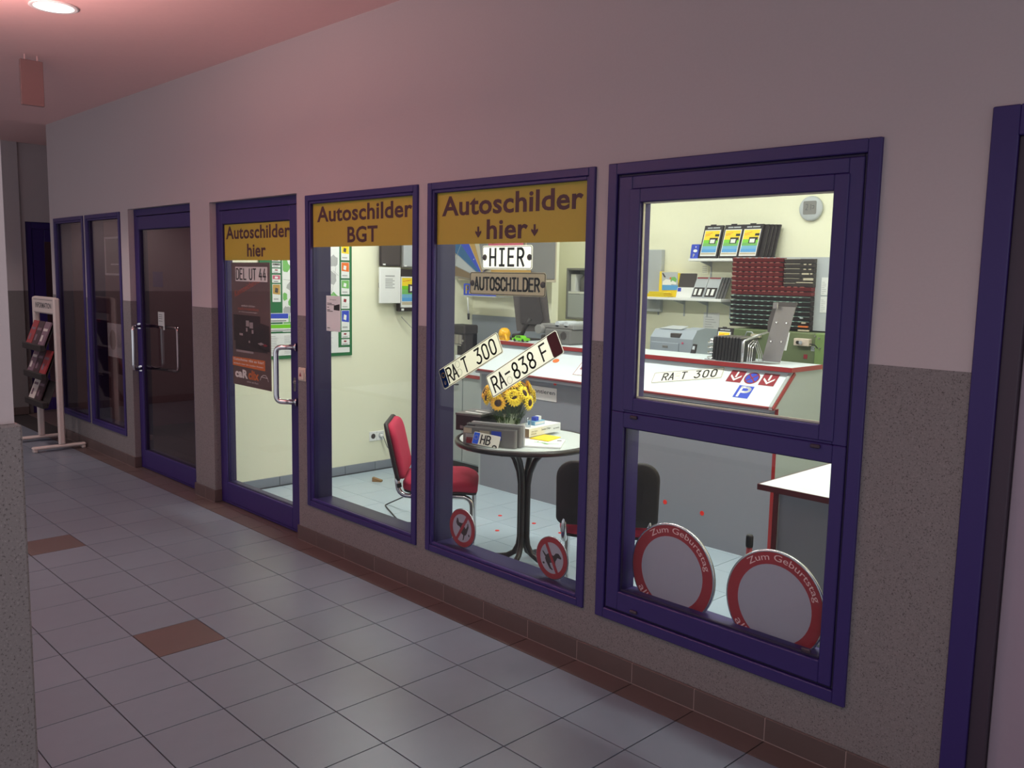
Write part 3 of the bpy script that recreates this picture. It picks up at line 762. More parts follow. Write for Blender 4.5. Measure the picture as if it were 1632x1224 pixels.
for y in (-.98, -.905): MB().cyl((-2.5, y, 2.98), (-2.5, y, 3.02), .004, n=8).build('rod', 'ceiling_paint', t)

t = thing('leaflet_stand', 'white free-standing leaflet stand marked INFORMATION by the dark windows', 'stand', (-4.93, -.25, 0))
for x in (-4.62, -5.22):
    m = MB(); m.cham(x-.03, x+.03, -.475, -.02, .022, .05, .01); m.cham(x-.028, x+.028, -.47, -.435, 0, .03, .006); m.cham(x-.028, x+.028, -.06, -.025, 0, .03, .006); m.build('foot', 'stand_white', t)
    m = MB(); m.cham(x-.022, x+.022, -.252, -.196, .045, 1.385, .012); m.build('post', 'stand_white', t)
m = MB(); m.cham(-5.215, -4.625, -.248, -.205, 1.235, 1.39, .012); hd = m.build('header', 'stand_white', t)
m = MB(); put_text(m, 'INFORMATION', (0, -.248, 0), UX, UZ, -5.14, -4.68, 1.285, 1.335, 0, .02); m.rect((0, -.2485, 0), UX, UZ, -5.2, -4.64, 1.360, 1.364, 0, 0); m.build('lettering', 'ink', hd)
def slanted(name, x0, x1, yb, zb, yt, zt, th, mats, parent, extra=None):
    n = Vector((0, -(zt-zb), (yt-yb))).normalized() * -1
    d = Vector((0, (zt-zb), -(yt-yb))).normalized()*th
    m = MB(); m.prism([(0, 0), (1, 0), (1, 1), (0, 1)], (x0, yb, zb), (x1-x0, 0, 0), (0, yt-yb, zt-zb), d); return m.build(name, mats, parent)
rows = [(1.16, ('book_red', 'book_dark', 'book_mauve')), (.90, ('book_mauve', 'book_dark', 'book_red')), (.64, ('stand_white', 'book_dark', None))]
cols = ('far', 'middle', 'near')
for ri, (zt, cs) in enumerate(rows):
    slanted('pocket', -5.19, -4.65, -.325, zt-.25, -.235, zt-.02, .004, 'soft_black', t)
    m = MB(); m.cham(-5.19, -4.65, -.365, -.32, zt-.255, zt-.20, .003); m.build('lip', 'soft_black', t)
    for k, cn in enumerate(cs):
        if cn is None: continue
        x0 = -5.175+k*.175
        b = thing('leaflet', {'book_red': 'red', 'book_dark': 'dark', 'book_mauve': 'mauve', 'stand_white': 'white'}[cn]+' leaflet in the '+('top', 'middle', 'bottom')[ri]+' pocket of the stand, '+('first', 'second', 'third')[k]+' from the far post', 'leaflet', (x0+.08, -.345, zt-.2))
        slanted('cover', x0, x0+.16, -.340, zt-.215, -.255, zt+.005, .012, cn, b)
        m = MB(); q = Vector((0, .085, .22)); n_ = Vector((0, -.0125, .010))
        for u0, u1, v0, v1 in ((.02, .14, .62, .72), (.03, .08, .2, .45)):
            m.add([Vector((x0+u, -.340, zt-.215))+q*v+n_*-.0+Vector((0, -.0012, .001)) for u, v in ((u0, v0), (u1, v0), (u1, v1), (u0, v1))], [(0, 1, 2, 3)])
        m.build('print', 'book_mauve' if cn != 'book_mauve' else 'stand_white', b)

# ------------------------------------------------------------------ shop counter
t = thing('shop_counter', 'long grey shop counter with red edges and sloping white display top', 'counter', (.1, 1.83, 0))
X0, X1 = -1.19, 1.395
MB().box(X0+.02, X1-.02, 1.83, 1.85, 0, .925).build('front_panel', 'counter_grey', t)
side = [(1.83, 0), (1.83, .925), (1.755, .925), (1.755, .943), (1.968, 1.128), (2.33, 1.128), (2.42, 1.04), (2.75, 1.03), (2.75, 0)]
for x in (X0, X1-.02):
    m = MB(); m.prism(side, (x, 0, 0), (0, 1, 0), UZ, (.02, 0, 0)); e_ = m.build('end_panel', 'counter_side', t)
    if x == X0: continue
    m = MB()
    for (a, b), (c, d) in zip(side[:2], side[1:3]):
        L = math.hypot(c-a, d-b); ny, nz = -(d-b)/L*.0025, (c-a)/L*.0025
        m.prism([(a, b), (c, d), (c+ny, d+nz), (a+ny, b+nz)], (x-.001, 0, 0), (0, 1, 0), UZ, (.022, 0, 0))
    m.build('red_edging', 'counter_red', e_)
sl = Vector((0, .2200, .1850)).normalized(); sn = Vector((0, -sl.z, sl.y))
so = Vector((0, 1.760, .940))
def slope_box(m, x0, x1, v0, v1, h0, h1, mi=0):
    m.prism([(x0, v0), (x1, v0), (x1, v1), (x0, v1)], so+sn*h0, (1, 0, 0), sl, sn*(h1-h0), mi)
m = MB(); slope_box(m, X0+.04, X1-.002, 0, .290, -.016, 0); sp = m.build('display_slope', 'counter_white', t)
m = MB(); slope_box(m, X0+.04, X1, -.008, .0, -.020, .001); slope_box(m, X1-.002, X1+.009, -.008, .292, -.020, .001); m.build('red_edging', 'counter_red', sp)
MB().box(X0+.02, X1-.02, 1.765, 1.85, .905, .925).build('soffit', 'counter_grey', t)
MB().box(X0+.02, X1-.02, 1.975, 1.99, .925, 1.13).build('riser', 'counter_grey', t)
m = MB(); m.box(X0+.04, X1+.012, 1.936, 2.305, 1.130, 1.156); lg = m.build('ledge', 'counter_white', t)
m = MB(); m.box(X0+.038, X1+.014, 1.930, 1.936, 1.129, 1.1565); m.box(X1+.012, X1+.017, 1.930, 2.305, 1.129, 1.1565); m.build('red_edging', 'counter_red', lg)

# things stuck on the sloping top
def on_slope(name, label, cat, x, v):
    return thing(name, label, cat, so+sl*v+Vector((x, 0, 0)))
SY = sl
t = on_slope('license_plate', 'white number plate RA T 300 lying tilted on the sloping counter top', 'license plate', .50, .055)
g = math.atan2(.10, .415); pu = Vector((math.cos(g), 0, 0))+sl*math.sin(g); pv = sl*math.cos(g)-Vector((math.sin(g), 0, 0))
po = so+sn*.0008+sl*.068+Vector((.49, 0, 0))
m = MB(); m.prism(rrect(.486, .098, .008), po, pu, pv, sn*.002); m.build('sheet', 'plate_lit', t)
m = MB(); m.stroke([[(x+.004, z+.004) for x, z in loopline(rrect(.478, .090, .007))]], po+sn*.002, pu, pv, .0022, .0006); m.build('border', 'plate_line', t)
m = MB(); pp = po+sn*.002
for q, u, a_ in (('RA', .075, .046), ('T', .205, .05), ('300', .30, .055)):
    m = MB(); plate_text(m, q, pp, pu, pv, u, .018, .062, a_, .0090, .0008); m.build('lettering', 'plate_black', t)
m = MB(); m.stroke([arc(.178, .062, .017, .015, 0, 360, 18), arc(.178, .032, .017, .015, 0, 360, 18)], pp, pu, pv, .0014, .0006); m.build('seal_ring', 'seal', t)
def mini(label, x0, v0, kind, s=.1):
    t = on_slope('traffic_sticker', label, 'sticker', x0+s/2, v0)
    o = so+sn*.0006+sl*v0+Vector((x0, 0, 0)); m = MB()
    def P(pts, h, mi): m.prism([(x*s, y*s) for x, y in pts], o+sn*h, (1, 0, 0), sl, sn*.0006, mi)
    if kind == 'arrow':
        m.prism([(x*s, y*s) for x, y in ((0, 0), (1, 0), (1, 1), (0, 1))], o, (1, 0, 0), sl, sn*.0012, 0)
        c = lambda x, y: (.5+(x*.92-y*.38), .5+(x*.38+y*.92))
        P([(.44, .42), (.56, .42), (.56, .9), (.44, .9)], .0012, 1)
        P([(.5, .1), (.86, .46), (.86, .62), (.5, .28)], .0012, 1); P([(.5, .1), (.5, .28), (.14, .62), (.14, .46)], .0012, 1)
        m.build('sheet', ['sign_red', 'white'], t)
    elif kind == 'stop':
        P(arc(.5, .5, .5, .5, 0, 350, 35), 0, 0); P(arc(.5, .5, .41, .41, 0, 350, 35), .0006, 1)
        for q in (45, 135):
            a = math.radians(q); dx, dy = math.cos(a), math.sin(a)
            P([(.5-dx*.42-dy*.04, .5-dy*.42+dx*.04), (.5-dx*.42+dy*.04, .5-dy*.42-dx*.04), (.5+dx*.42+dy*.04, .5+dy*.42-dx*.04), (.5+dx*.42-dy*.04, .5+dy*.42+dx*.04)], .0012, 0)
        m.build('sheet', ['sign_red', 'blue'], t)
    else:
        m.prism([(x*s, y*s) for x, y in ((0, 0), (1, 0), (1, 1), (0, 1))], o, (1, 0, 0), sl, sn*.0012, 0)
        m.stroke([[(x*s*1.15+.026, y*s*.74+.013) for x, y in L] for L in glyph('P')], o+sn*.0012, (1, 0, 0), sl, .016, .0006, 1)
        m.build('sheet', ['blue', 'white'], t)
mini('red square sticker with a white arrow between the number plate and the blue round one', 1.002, .160, 'arrow')
mini('round blue sticker with red rim and red cross on the counter slope', 1.112, .159, 'stop', .098)
mini('red square sticker with a white arrow beside the red end edge of the counter', 1.224, .160, 'arrow')
mini('blue square parking sticker with a white P on the counter slope', 1.112, .040, 'P')
t = on_slope('counter_sticker', 'orange round sticker on the counter slope behind the maroon plate end', 'sticker', -.437, .165)
m = MB(); m.prism([(.03*x, .02*y) for x, y in arc(0, 0, 1, 1, 0, 345, 23)], so+sn*.0006+sl*.172+Vector((-.43, 0, 0)), (1, 0, 0), sl, sn*.001); m.build('film', 'orange', t)
t = on_slope('counter_notice', 'white notice with red outline and writing lying on the counter slope', 'paper', -.06, .06)
m = MB(); o = so+sn*.0006+sl*.055+Vector((-.19, 0, 0)); m.prism([(0, 0), (.24, 0), (.24, .2), (0, .2)], o, (1, 0, 0), sl, sn*.001); m.build('sheet', 'white', t)
m = MB(); m.stroke([[(.006, .006), (.234, .006), (.234, .194), (.006, .194), (.006, .006)]], o+sn*.001, (1, 0, 0), sl, .003, .0006); m.build('outline', 'sign_red', t)
for q, v in (('Bitte hier', .12), ('anmelden', .06)):
    m = MB(); put_text(m, q, o+sn*.001, (1, 0, 0), sl, .03, .2, v, v+.04); m.build('lettering', 'sign_red', t)
# flat notice on the counter front
t = thing('counter_sign', 'grey-white sign ending in montieren on the counter front behind the sunflowers', 'sign', (-.5, 1.829, .76))
MB().box(-.80, -.355, 1.826, 1.829, .760, .858).build('sheet', 'plate_dim', t)
m = MB(); put_text(m, 'selbst montieren', (0, 1.826, 0), UX, UZ, -.79, -.37, .808, .838, 0, .01); m.build('lettering', 'ink', t)
m = MB(); put_text(m, 'günstig!', (0, 1.826, 0), (1, 0, .12), (-.12, 0, 1), -.66, -.52, .853, .875, 0, .01); m.build('lettering', 'pink', t)

# red dots on the counter front and on the floor
DOT = [('c', -.374, .895, 'red dot on the counter front above the montieren sign'), ('c', .629, .219, 'red dot on the counter front touching the outline of the black chair'), ('c', .913, .204, 'red dot low on the counter front above the two birthday signs'),
       ('f', -.735, 1.362, 'red dot on the shop floor right beside the chrome leg of the red chair'), ('f', -.394, 1.323, 'red dot on the shop floor left of the table column, the one nearer the counter'), ('f', -.142, 1.061, 'red dot on the shop floor left of the table column, the one nearer the window'),
       ('f', -.105, 1.366, 'red dot on the shop floor touching the right side of the table column'), ('f', -.109, 1.613, 'red dot on the shop floor at the lower left corner of the black chair back'), ('f', .163, 1.34, 'red dot on the shop floor against the chrome leg of the black-backed chair')]
for k, a, b, lab in DOT:
    if k == 'c':
        t = tag(MB().cyl((a, 1.8298, b), (a, 1.8275, b), .015, n=20).build('floor_dot' if 0 else 'red_dot', 'red_dot'), lab, 'sticker', 'red dot stickers')
    else:
        t = tag(MB().cyl((a, b, .0002), (a, b, .0025), .0145, n=20).build('red_dot', 'red_dot'), lab, 'sticker', 'red dot stickers')

# lower side counter behind the left end, with the coffee machine
t = thing('side_counter', 'low grey cabinet with red top edge left of the counter', 'cabinet', (-1.65, 2.06, 0))
MB().box(-2.13, -1.2, 2.08, 2.58, .06, .805).build('body', 'counter_side', t)
MB().box(-2.13, -1.2, 2.11, 2.56, 0, .06).build('plinth', 'charcoal', t)
for x0, x1 in ((-2.125, -1.67), (-1.66, -1.205)):
    d_ = MB().cham(x0, x1, 2.062, 2.08, .075, .80, .002).build('door', 'counter_side', t)
    m = MB(); m.tube([(x1-.16, 2.062, .735), (x1-.16, 2.036, .735), (x1-.05, 2.036, .735), (x1-.05, 2.062, .735)], .006, 8); m.build('handle', 'charcoal', d_)
m = MB(); m.box(-2.145, -1.195, 2.05, 2.583, .806, .832); w_ = m.build('worktop', 'counter_white', t)
MB().box(-2.145, -1.195, 2.044, 2.05, .805, .833).build('red_edging', 'counter_red', w_)
t = thing('coffee_machine', 'black and steel coffee machine on the side counter', 'coffee machine', (-1.78, 2.22, .832))
m = MB(); m.cham(-1.965, -1.76, 2.16, 2.31, .833, .865, .006); m.cham(-1.965, -1.76, 2.25, 2.31, .865, 1.16, .006); m.cham(-1.80, -1.76, 2.17, 2.31, .865, 1.16, .006); m.build('body', 'soft_black', t)
m = MB(); m.cham(-1.972, -1.752, 2.15, 2.315, 1.155, 1.234, .012); m.build('lid', 'soft_black', t)
m = MB(); m.cham(-1.958, -1.802, 2.165, 2.25, 1.065, 1.154, .006)
for x in (-1.93, -1.90, -1.85): m.box(x, x+.010, 2.162, 2.166, 1.07, 1.15)
m.build('brew_front', 'steel', t)
MB().lathe([(.036, 0), (.038, .01), (.034, .09), (.036, .10)], (-1.88, 2.205, .866), 18).build('cup', 'white', t, smooth=True)
MB().cyl((-1.78, 2.168, 1.10), (-1.78, 2.156, 1.10), .010, n=14).build('knob', 'steel', t)
MB().box(-1.955, -1.80, 2.155, 2.165, 1.055, 1.063).build('spout', 'steel', t)
t = thing('radio', 'small black radio with a long raised aerial behind the red chair', 'radio', (-1.99, 2.0, .832))
m = MB(); m.cham(-2.11, -1.975, 2.12, 2.20, .832, .95, .008); m.build('body', 'soft_black', t)
m = MB(); m.lathe([(.03, 0), (.033, .003), (.033, .005)], (-2.04, 2.12, .89), 16, axis='y'); m.build('speaker', 'grey', t)
m = MB(); m.tube([(-2.10, 2.14, .945), (-2.09, 1.93, 1.13), (-2.08, 1.73, 1.295)], .0035, 8); m.lathe([(0, .006), (.006, 0), (0, -.006)], (-2.08, 1.73, 1.297), 8); m.build('aerial', 'chrome', t)

# on the ledge of the counter
t = thing('elephant_figure', 'yellow toy elephant on the counter ledge', 'figurine', (-1.085, 2.0, 1.156))
m = MB(); m.lathe([(0, .098), (.022, .095), (.040, .080), (.048, .058), (.046, .036), (.038, .018), (.030, .008), (.030, 0)], (-1.095, 2.0, 1.156), 20); m.build('body', 'toy_yellow', t, smooth=True)
m = MB(); m.tube([(-1.062, 1.975, 1.205), (-1.040, 1.965, 1.190), (-1.028, 1.96, 1.172), (-1.022, 1.957, 1.164), (-1.012, 1.954, 1.164)], .011, 10); m.build('trunk', 'toy_yellow', t, smooth=True)
for s in (-1, 1):
    m = MB(); m.lathe([(0, .006), (.014, .005), (.022, 0), (.014, -.003)], (-1.092, 2.0+s*.044, 1.205), 14, axis='y'); m.build('ear', 'toy_yellow', t, smooth=True)
m = MB(); m.lathe([(0, .003), (.003, .002), (.004, 0)], (-1.070, 1.963, 1.215), 10, axis='y'); m.build('eye', 'black', t)
for dx, dy in ((-.025, -.02), (.02, -.02), (-.025, .02), (.02, .02)):
    m = MB(); m.cyl((-1.095+dx, 2.0+dy, 1.156), (-1.095+dx, 2.0+dy, 1.176), .014, n=10); m.build('leg', 'toy_yellow', t)
t = thing('toy_car', 'lime green toy car on the counter ledge beside the elephant', 'toy car', (-.908, 2.0, 1.156))
car = [(-.072, .012), (-.074, .024), (-.045, .030), (-.032, .046), (.018, .047), (.036, .031), (.070, .027), (.074, .014), (.070, .010), (-.068, .010)]
m = MB(); m.prism(car, (-.908, 1.973, 1.156), UX, UZ, (0, .054, 0)); m.build('body', 'lime', t)
m = MB(); m.prism([(-.027, .032), (-.022, .043), (-.008, .043), (-.008, .032)], (-.908, 1.9722, 1.156), UX, UZ, (0, .0556, 0)); m.prism([(-.003, .032), (-.003, .043), (.014, .043), (.027, .032)], (-.908, 1.9722, 1.156), UX, UZ, (0, .0556, 0)); m.build('window', 'soft_black', t)
for dx in (-.045, .045):
    for y in (1.972, 2.020): MB().cyl((-.908+dx, y, 1.168), (-.908+dx, y+.008, 1.168), .012, n=14).build('wheel', 'black', t)
t = thing('monitor', 'black computer monitor seen from behind on the counter ledge', 'monitor', (-1.03, 2.2, 1.156))
mu = Vector((.80, .60, 0)); mn = Vector((.60, -.80, 0)); mc = Vector((-1.0, 2.20, 0))
lean = Vector((-.18, .0, 1)).normalized()
m = MB(); m.prism([(-.135, 0), (.135, 0), (.135, .40), (-.135, .40)], mc+Vector((.03, 0, 1.225)), mu, lean, -mn*.035); m.build('screen_back', 'charcoal', t)
m = MB(); m.prism([(-.115, .02), (.115, .02), (.115, .38), (-.115, .38)], mc+Vector((.03, 0, 1.225))-mn*.036, mu, lean, -mn*.002); m.build('screen', 'black', t)
m = MB(); m.prism([(-.09, .08), (-.06, .06), (.06, .06), (.09, .10), (.07, .36), (-.07, .36)], mc+Vector((.03, 0, 1.225)), mu, lean, mn*.03); m.build('rear_housing', 'soft_black', t)
m = MB(); m.tube([mc+Vector((.0, 0, 1.33))+mn*.03, mc+Vector((-.05, 0, 1.27))+mn*.05, mc+Vector((-.09, 0, 1.20))+mn*.05, mc+Vector((-.13, 0, 1.186))+mn*.05, mc+Vector((-.19, 0, 1.180))+mn*.05], .018, 10); m.build('arm', 'soft_black', t, smooth=True)
m = MB(); m.cham(-1.22, -.93, 2.06, 2.26, 1.157, 1.168, .004); m.build('stand_foot', 'soft_black', t)
t = thing('plate_press', 'grey stamping device with rollers and a round vent beside the monitor', 'machine', (-.57, 2.15, 1.156))
m = MB(); m.cham(-.70, -.43, 2.04, 2.28, 1.156, 1.272, .012); m.build('body', 'mid_grey', t)
m = MB(); m.cham(-.76, -.42, 2.06, 2.28, 1.272, 1.305, .006); m.build('top_tray', 'grey', t)
for x in (-.585, -.495): MB().cyl((x, 2.06, 1.308), (x, 2.26, 1.308), .022, n=16).build('roller', 'light_grey', t, smooth=True)
MB().cyl((-.745, 2.02, 1.262), (-.745, 2.16, 1.262), .036, n=18).build('side_wheel', 'grey', t, smooth=True)
m = MB()
for k in range(7):
    zz = 1.200+.009*k-.004; hw = math.sqrt(max(0, .03**2-(.009*(k-3))**2)); m.box(-.500-hw, -.500+hw, 2.036, 2.041, zz, zz+.004)
m.build('vent', 'charcoal', t)
MB().cham(-.80, -.70, 2.1, 2.28, 1.156, 1.215, .01).build('hopper', 'charcoal', t)

t = thing('frame_rack', 'chrome wire rack packed with black plate holders on the counter ledge', 'rack', (.95, 2.05, 1.156))
for k in range(9):
    x = .842+k*.0225
    m = MB(); m.prism([(0, 0), (.017, 0), (.027, .145), (.010, .145)], (x, 1.965, 1.158), UX, UZ, (0, .19, 0)); h_ = m.build('plate_holder', 'black', t)
    m = MB(); m.prism([(.013, .146), (.025, .146), (.026, .152), (.014, .152)], (x, 1.964, 1.158), UX, UZ, (0, .19, 0)); m.build('clip_rail', 'steel', h_)
m = MB(); m.tube([(1.066, 1.955, 1.160), (1.072, 1.950, 1.25), (1.076, 1.950, 1.292), (1.105, 2.06, 1.325), (1.125, 2.15, 1.345)], .007, 10); m.build('frame_bar', 'alu', t, smooth=True)
m = MB(); m.cham(1.058, 1.075, 1.948, 1.956, 1.157, 1.29, .003); m.build('frame_post', 'alu', t)
for k in range(4):
    z = 1.175+k*.032
    m = MB(); m.tube([(.86, 1.95, z), (.832, 1.94, z-.006), (.818, 1.955, z), (.815, 2.03, z+.004), (.83, 2.12, z+.01)], .0035, 8); m.build('wire_loop', 'chrome', t, smooth=True)
MB().cham(.80, .88, 1.945, 1.957, 1.157, 1.163, .002).build('wire_foot', 'chrome', t)
for k in range(3):
    x = 1.085+k*.014
    m = MB(); m.tube([(x, 1.98, 1.16), (x+.003, 1.985, 1.27-.01*k), (x+.006, 2.03, 1.295), (x+.006, 2.10, 1.20), (x, 2.12, 1.16)], .003, 8); m.build('wire_hook', 'chrome', t, smooth=True)
m = MB(); m.lathe([(0, .014), (.010, .010), (.014, 0), (.010, -.010), (0, -.014)], (.845, 1.955, 1.282), 12); m.build('ball_end', 'chrome', t, smooth=True)

t = thing('plate_display', 'tall leaning stainless sheet with four bolts on the counter ledge', 'display', (1.17, 2.13, 1.156))
m = MB(); m.prism([(0, 0), (.125, .0), (.188, .345), (.062, .345)], (1.115, 2.10, 1.166), UX, (0, .10, .98), (0, .003, 0)); m.build('steel_sheet', 'steel', t)
m = MB(); m.prism([(0, 0), (.14, 0), (.15, .06), (.02, .055)], (1.06, 2.01, 1.157), UX, (.5, 1.5, 0), (0, 0, .003)); m.build('foot_sheet', 'steel', t)
m = MB(); m.prism([(.02, .18), (.13, .18), (.196, .362), (.190, .372), (.056, .372), (.044, .360), (.012, .24)], (1.11, 2.108, 1.168), UX, (0, .10, .98), (0, .008, 0)); m.build('back_board', 'charcoal', t)
for u, v in ((.075, .245), (.142, .245), (.050, .125), (.120, .128)):
    m = MB(); m.lathe([(0, .012), (.006, .010), (.008, 0)], (1.115+u, 2.100+v*.1, 1.166+v*.98), 12, axis='y'); m.build('bolt', 'chrome', t, smooth=True)
m = MB(); m.cham(1.166, 1.20, 2.105, 2.115, 1.49, 1.528, .003); m.build('top_clip', 'steel', t)
m = MB(); m.prism([(0, 0), (.018, 0), (.036, .11), (.022, .11)], (1.245, 2.12, 1.24), UX, UZ, (0, .004, 0)); m.build('price_card', 'paper', t)

def holder_pack(label, x, y, z, wd, ht, lean, group=None, th=.022):
    """an upright pack: black holder frame with a colourful card in it"""
    t = thing('holder_pack', label, 'package', (x, y, z), group=group)
    o = Vector((x-wd/2, y, z)); uz = Vector((.10*lean, .16, 1)).normalized(); n = Vector((0, -1, .16)).normalized()
    def bx(m, u0, u1, v0, v1, h0, h1, mi=0): m.prism([(u0, v0), (u1, v0), (u1, v1), (u0, v1)], o+n*h0, UX, uz, n*(h1-h0), mi)
    m = MB(); bx(m, 0, wd, 0, ht, -th, 0); m.build('holder', 'soft_black', t)
    m = MB(); a, b, c, d = wd*.07, wd*.93, ht*.07, ht*.86
    bx(m, a, b, c, d, 0, .003, 0); m.build('card', 'paper', t)
    m = MB(); bands = [(.055, .12, 2), (.14, .26, 3), (.26, .38, 4), (.38, .50, 5), (.50, .62, 6), (.62, .97, 1)]
    for v0, v1, k in bands: bx(m, a+.006, b-.006, c+(d-c)*v0, c+(d-c)*v1, .003, .0034, k)
    bx(m, wd*.42, wd*.78, ht*.44, ht*.62, .0034, .0038, 0); bx(m, wd*.47, wd*.72, ht*.46, ht*.57, .0038, .0042, 7)
    bx(m, wd*.68, wd*.9, ht*.66, ht*.73, .0034, .004, 0)
    m.stroke([[(wd*.15, ht*.72), (wd*.5, ht*.77)], [(wd*.17, ht*.68), (wd*.4, ht*.71)]], o+n*.0034, UX, uz, .004, .0004, 8)
    bx(m, wd*.72, wd*.86, ht*.54, ht*.62, .0038, .0044, 0)
    m.build('print', ['black', 'yellow', 'beige', 'sky_blue', 'pale_blue', 'leaf_green', 'lime', 'paper', 'orange'], t)
    m = MB(); m.stroke([[(wd*.2, ht*.925), (wd*.42, ht*.925)], [(wd*.5, ht*.925), (wd*.82, ht*.925)]], o, UX, uz, ht*.035, .001, 0); bx(m, wd*.3, wd*.6, ht*.97, ht*1.03, -.004, .0, 1); m.build('header_print', ['light_grey', 'soft_black'], t)
    return t
holder_pack('yellow and blue holder pack half hidden behind the chrome wire rack', .715, 2.27, 1.157, .11, .19, .2)
t = thing('phone', 'black cordless phone on the counter ledge beside the printer', 'phone', (.48, 2.285, 1.156))
m = MB(); m.prism([(0, 0), (.034, 0), (.044, .062), (.020, .064)], (.462, 2.282, 1.157), UX, UZ, (0, .018, 0)); m.build('handset', 'soft_black', t)
m = MB(); m.prism([(.014, .026), (.034, .026), (.038, .05), (.020, .05)], (.462, 2.2815, 1.157), UX, UZ, (0, -.0008, 0)); m.build('keypad', 'light_grey', t)

# ------------------------------------------------------------------ workbench and printer behind the counter
t = thing('workbench', 'grey workbench behind the counter carrying the printer', 'table', (.1, 2.75, 0))
MB().cham(-.45, .52, 2.52, 2.98, 1.0, 1.03, .003).build('worktop', 'counter_white', t)
for x in (-.42, .46):
    for y in (2.55, 2.92): MB().box(x, x+.03, y, y+.03, 0, 1.0).build('leg', 'grey', t)
t = thing('printer', 'grey laser printer on the workbench', 'printer', (.08, 2.7, 1.03))
m = MB(); m.prism([(2.60, 1.03), (2.60, 1.225), (2.66, 1.285), (2.93, 1.285), (2.93, 1.03)], (-.12, 0, 0), (0, 1, 0), UZ, (.275, 0, 0)); m.build('body', 'printer_grey', t)
m = MB(); m.prism([(2.585, 1.03), (2.585, 1.225), (2.64, 1.29), (2.75, 1.305), (2.94, 1.29), (2.94, 1.03)], (.155, 0, 0), (0, 1, 0), UZ, (.115, 0, 0)); m.build('side_shell', 'printer_grey', t)
m = MB(); m.cham(-.105, .145, 2.592, 2.60, 1.05, 1.19, .003); m.build('paper_drawer', 'printer_grey', t)
m = MB(); m.cham(.0, .05, 2.588, 2.594, 1.15, 1.168, .002); m.build('drawer_grip', 'grey', t)
m = MB(); m.prism([(0, 0), (.20, 0), (.17, .13), (.03, .13)], (-.08, 2.655, 1.288), UX, (0, 1, .14), (0, 0, .003)); m.build('output_tray', 'light_grey', t)
m = MB(); m.cham(.06, .15, 2.60, 2.70, 1.23, 1.262, .004); m.build('output_slot', 'charcoal', t)
MB().cyl((.185, 2.586, 1.195), (.185, 2.58, 1.195), .008, n=12).build('power_button', 'pink', t)

# ------------------------------------------------------------------ rear wall: embossing press with its die rack
t = thing('embossing_press', 'olive green embossing press with a switch box behind the counter', 'machine', (.6, 3.2, 0))
MB().cham(.235, .93, 3.15, 3.48, .05, 1.292, .006).build('body', 'machine_green', t)
MB().cham(.932, 1.03, 3.13, 3.48, .05, 1.294, .006).build('side_column', 'machine_side', t)
MB().box(.25, 1.0, 3.2, 3.45, 0, .05).build('plinth', 'charcoal', t)
m = MB(); m.cham(.784, .902, 3.10, 3.15, 1.199, 1.252, .004); sb = m.build('switch_box', 'switch_white', t)
MB().cyl((.820, 3.10, 1.224), (.820, 3.088, 1.224), .012, n=14).build('stop_button', 'black', sb)
MB().cyl((.846, 3.10, 1.224), (.846, 3.086, 1.224), .014, n=14).build('turn_switch', 'chrome', sb)
m = MB(); m.box(.845, .873, 3.146, 3.15, 1.106, 1.137); m.build('red_label', 'sign_red', t)
m = MB(); m.box(.899, .932, 3.146, 3.15, 1.165, 1.200, 0)
for k in range(5):
    a = k*2*PI/5+.3; m.add([(.9155+.004*math.cos(a), 3.1455, 1.1825+.004*math.sin(a)), (.9155+.013*math.cos(a-.3), 3.1455, 1.1825+.013*math.sin(a-.3)), (.9155+.013*math.cos(a+.3), 3.1455, 1.1825+.013*math.sin(a+.3))], [(0, 1, 2)], 1)
m.build('warning_label', ['light_grey', 'ink'], t)
m = MB(); m.tube([(.90, 3.12, 1.215), (.93, 3.10, 1.218), (.955, 3.10, 1.21), (.965, 3.11, 1.19)], .004, 8); m.build('cable', 'black', t, smooth=True)
for x, z in ((.935, 1.275), (.975, 1.19), (.965, 1.262)): MB().cyl((x, 3.13, z), (x, 3.122, z), .006, n=10).build('bolt', 'steel', t)
m = MB(); m.tube([(.36, 3.14, 1.23), (.39, 3.12, 1.275), (.43, 3.12, 1.275), (.46, 3.14, 1.23)], .005, 8); m.build('guard_loop', 'light_grey', t, smooth=True)
MB().cham(.42, .50, 3.12, 3.15, 1.235, 1.262, .003).build('guard_bracket', 'beige', t)

t = thing('die_rack', 'wall rack of dark red and black letter dies above the green press', 'rack', (.5, 3.4, 1.29))
MB().box(.135, .915, 3.32, 3.345, 1.302, 1.838).build('back_board', 'light_grey', t)
MB().box(.14, .90, 3.345, 3.5, 1.30, 1.83).build('carcass', 'grey', t)
NR = 15
for k in range(NR):
    z1 = 1.835-k*(.535/NR); z0 = z1-.535/NR+.002; top = k < 8
    xe = .575 if k < 6 else .815
    m = MB(); m.prism([(3.318, z0+.002), (3.272, z0+.002), (3.258, z1-.006), (3.318, z1-.002)], (.145, 0, 0), (0, 1, 0), UZ, (xe-.145, 0, 0)); tr = m.build('die_tray', 'rail_red' if top else 'rail_black', t)
    m = MB(); n_ = int((xe-.15)/.052)
    for q in range(n_):
        x = .155+q*.052
        if top: m.prism([(0, 0), (.030, 0), (.026, .006), (.004, .006)], (x, 3.256, z1-.006), UX, UZ, (0, .012, 0))
        else: m.box(x, x+.020, 3.2545, 3.262, z1-.009, z1-.004)
    if not top: m.box(.147, xe-.002, 3.2565, 3.262, z1-.006, z1-.0045)
    m.build('die_tip', 'rail_red_tip' if top else 'rail_tip', tr)
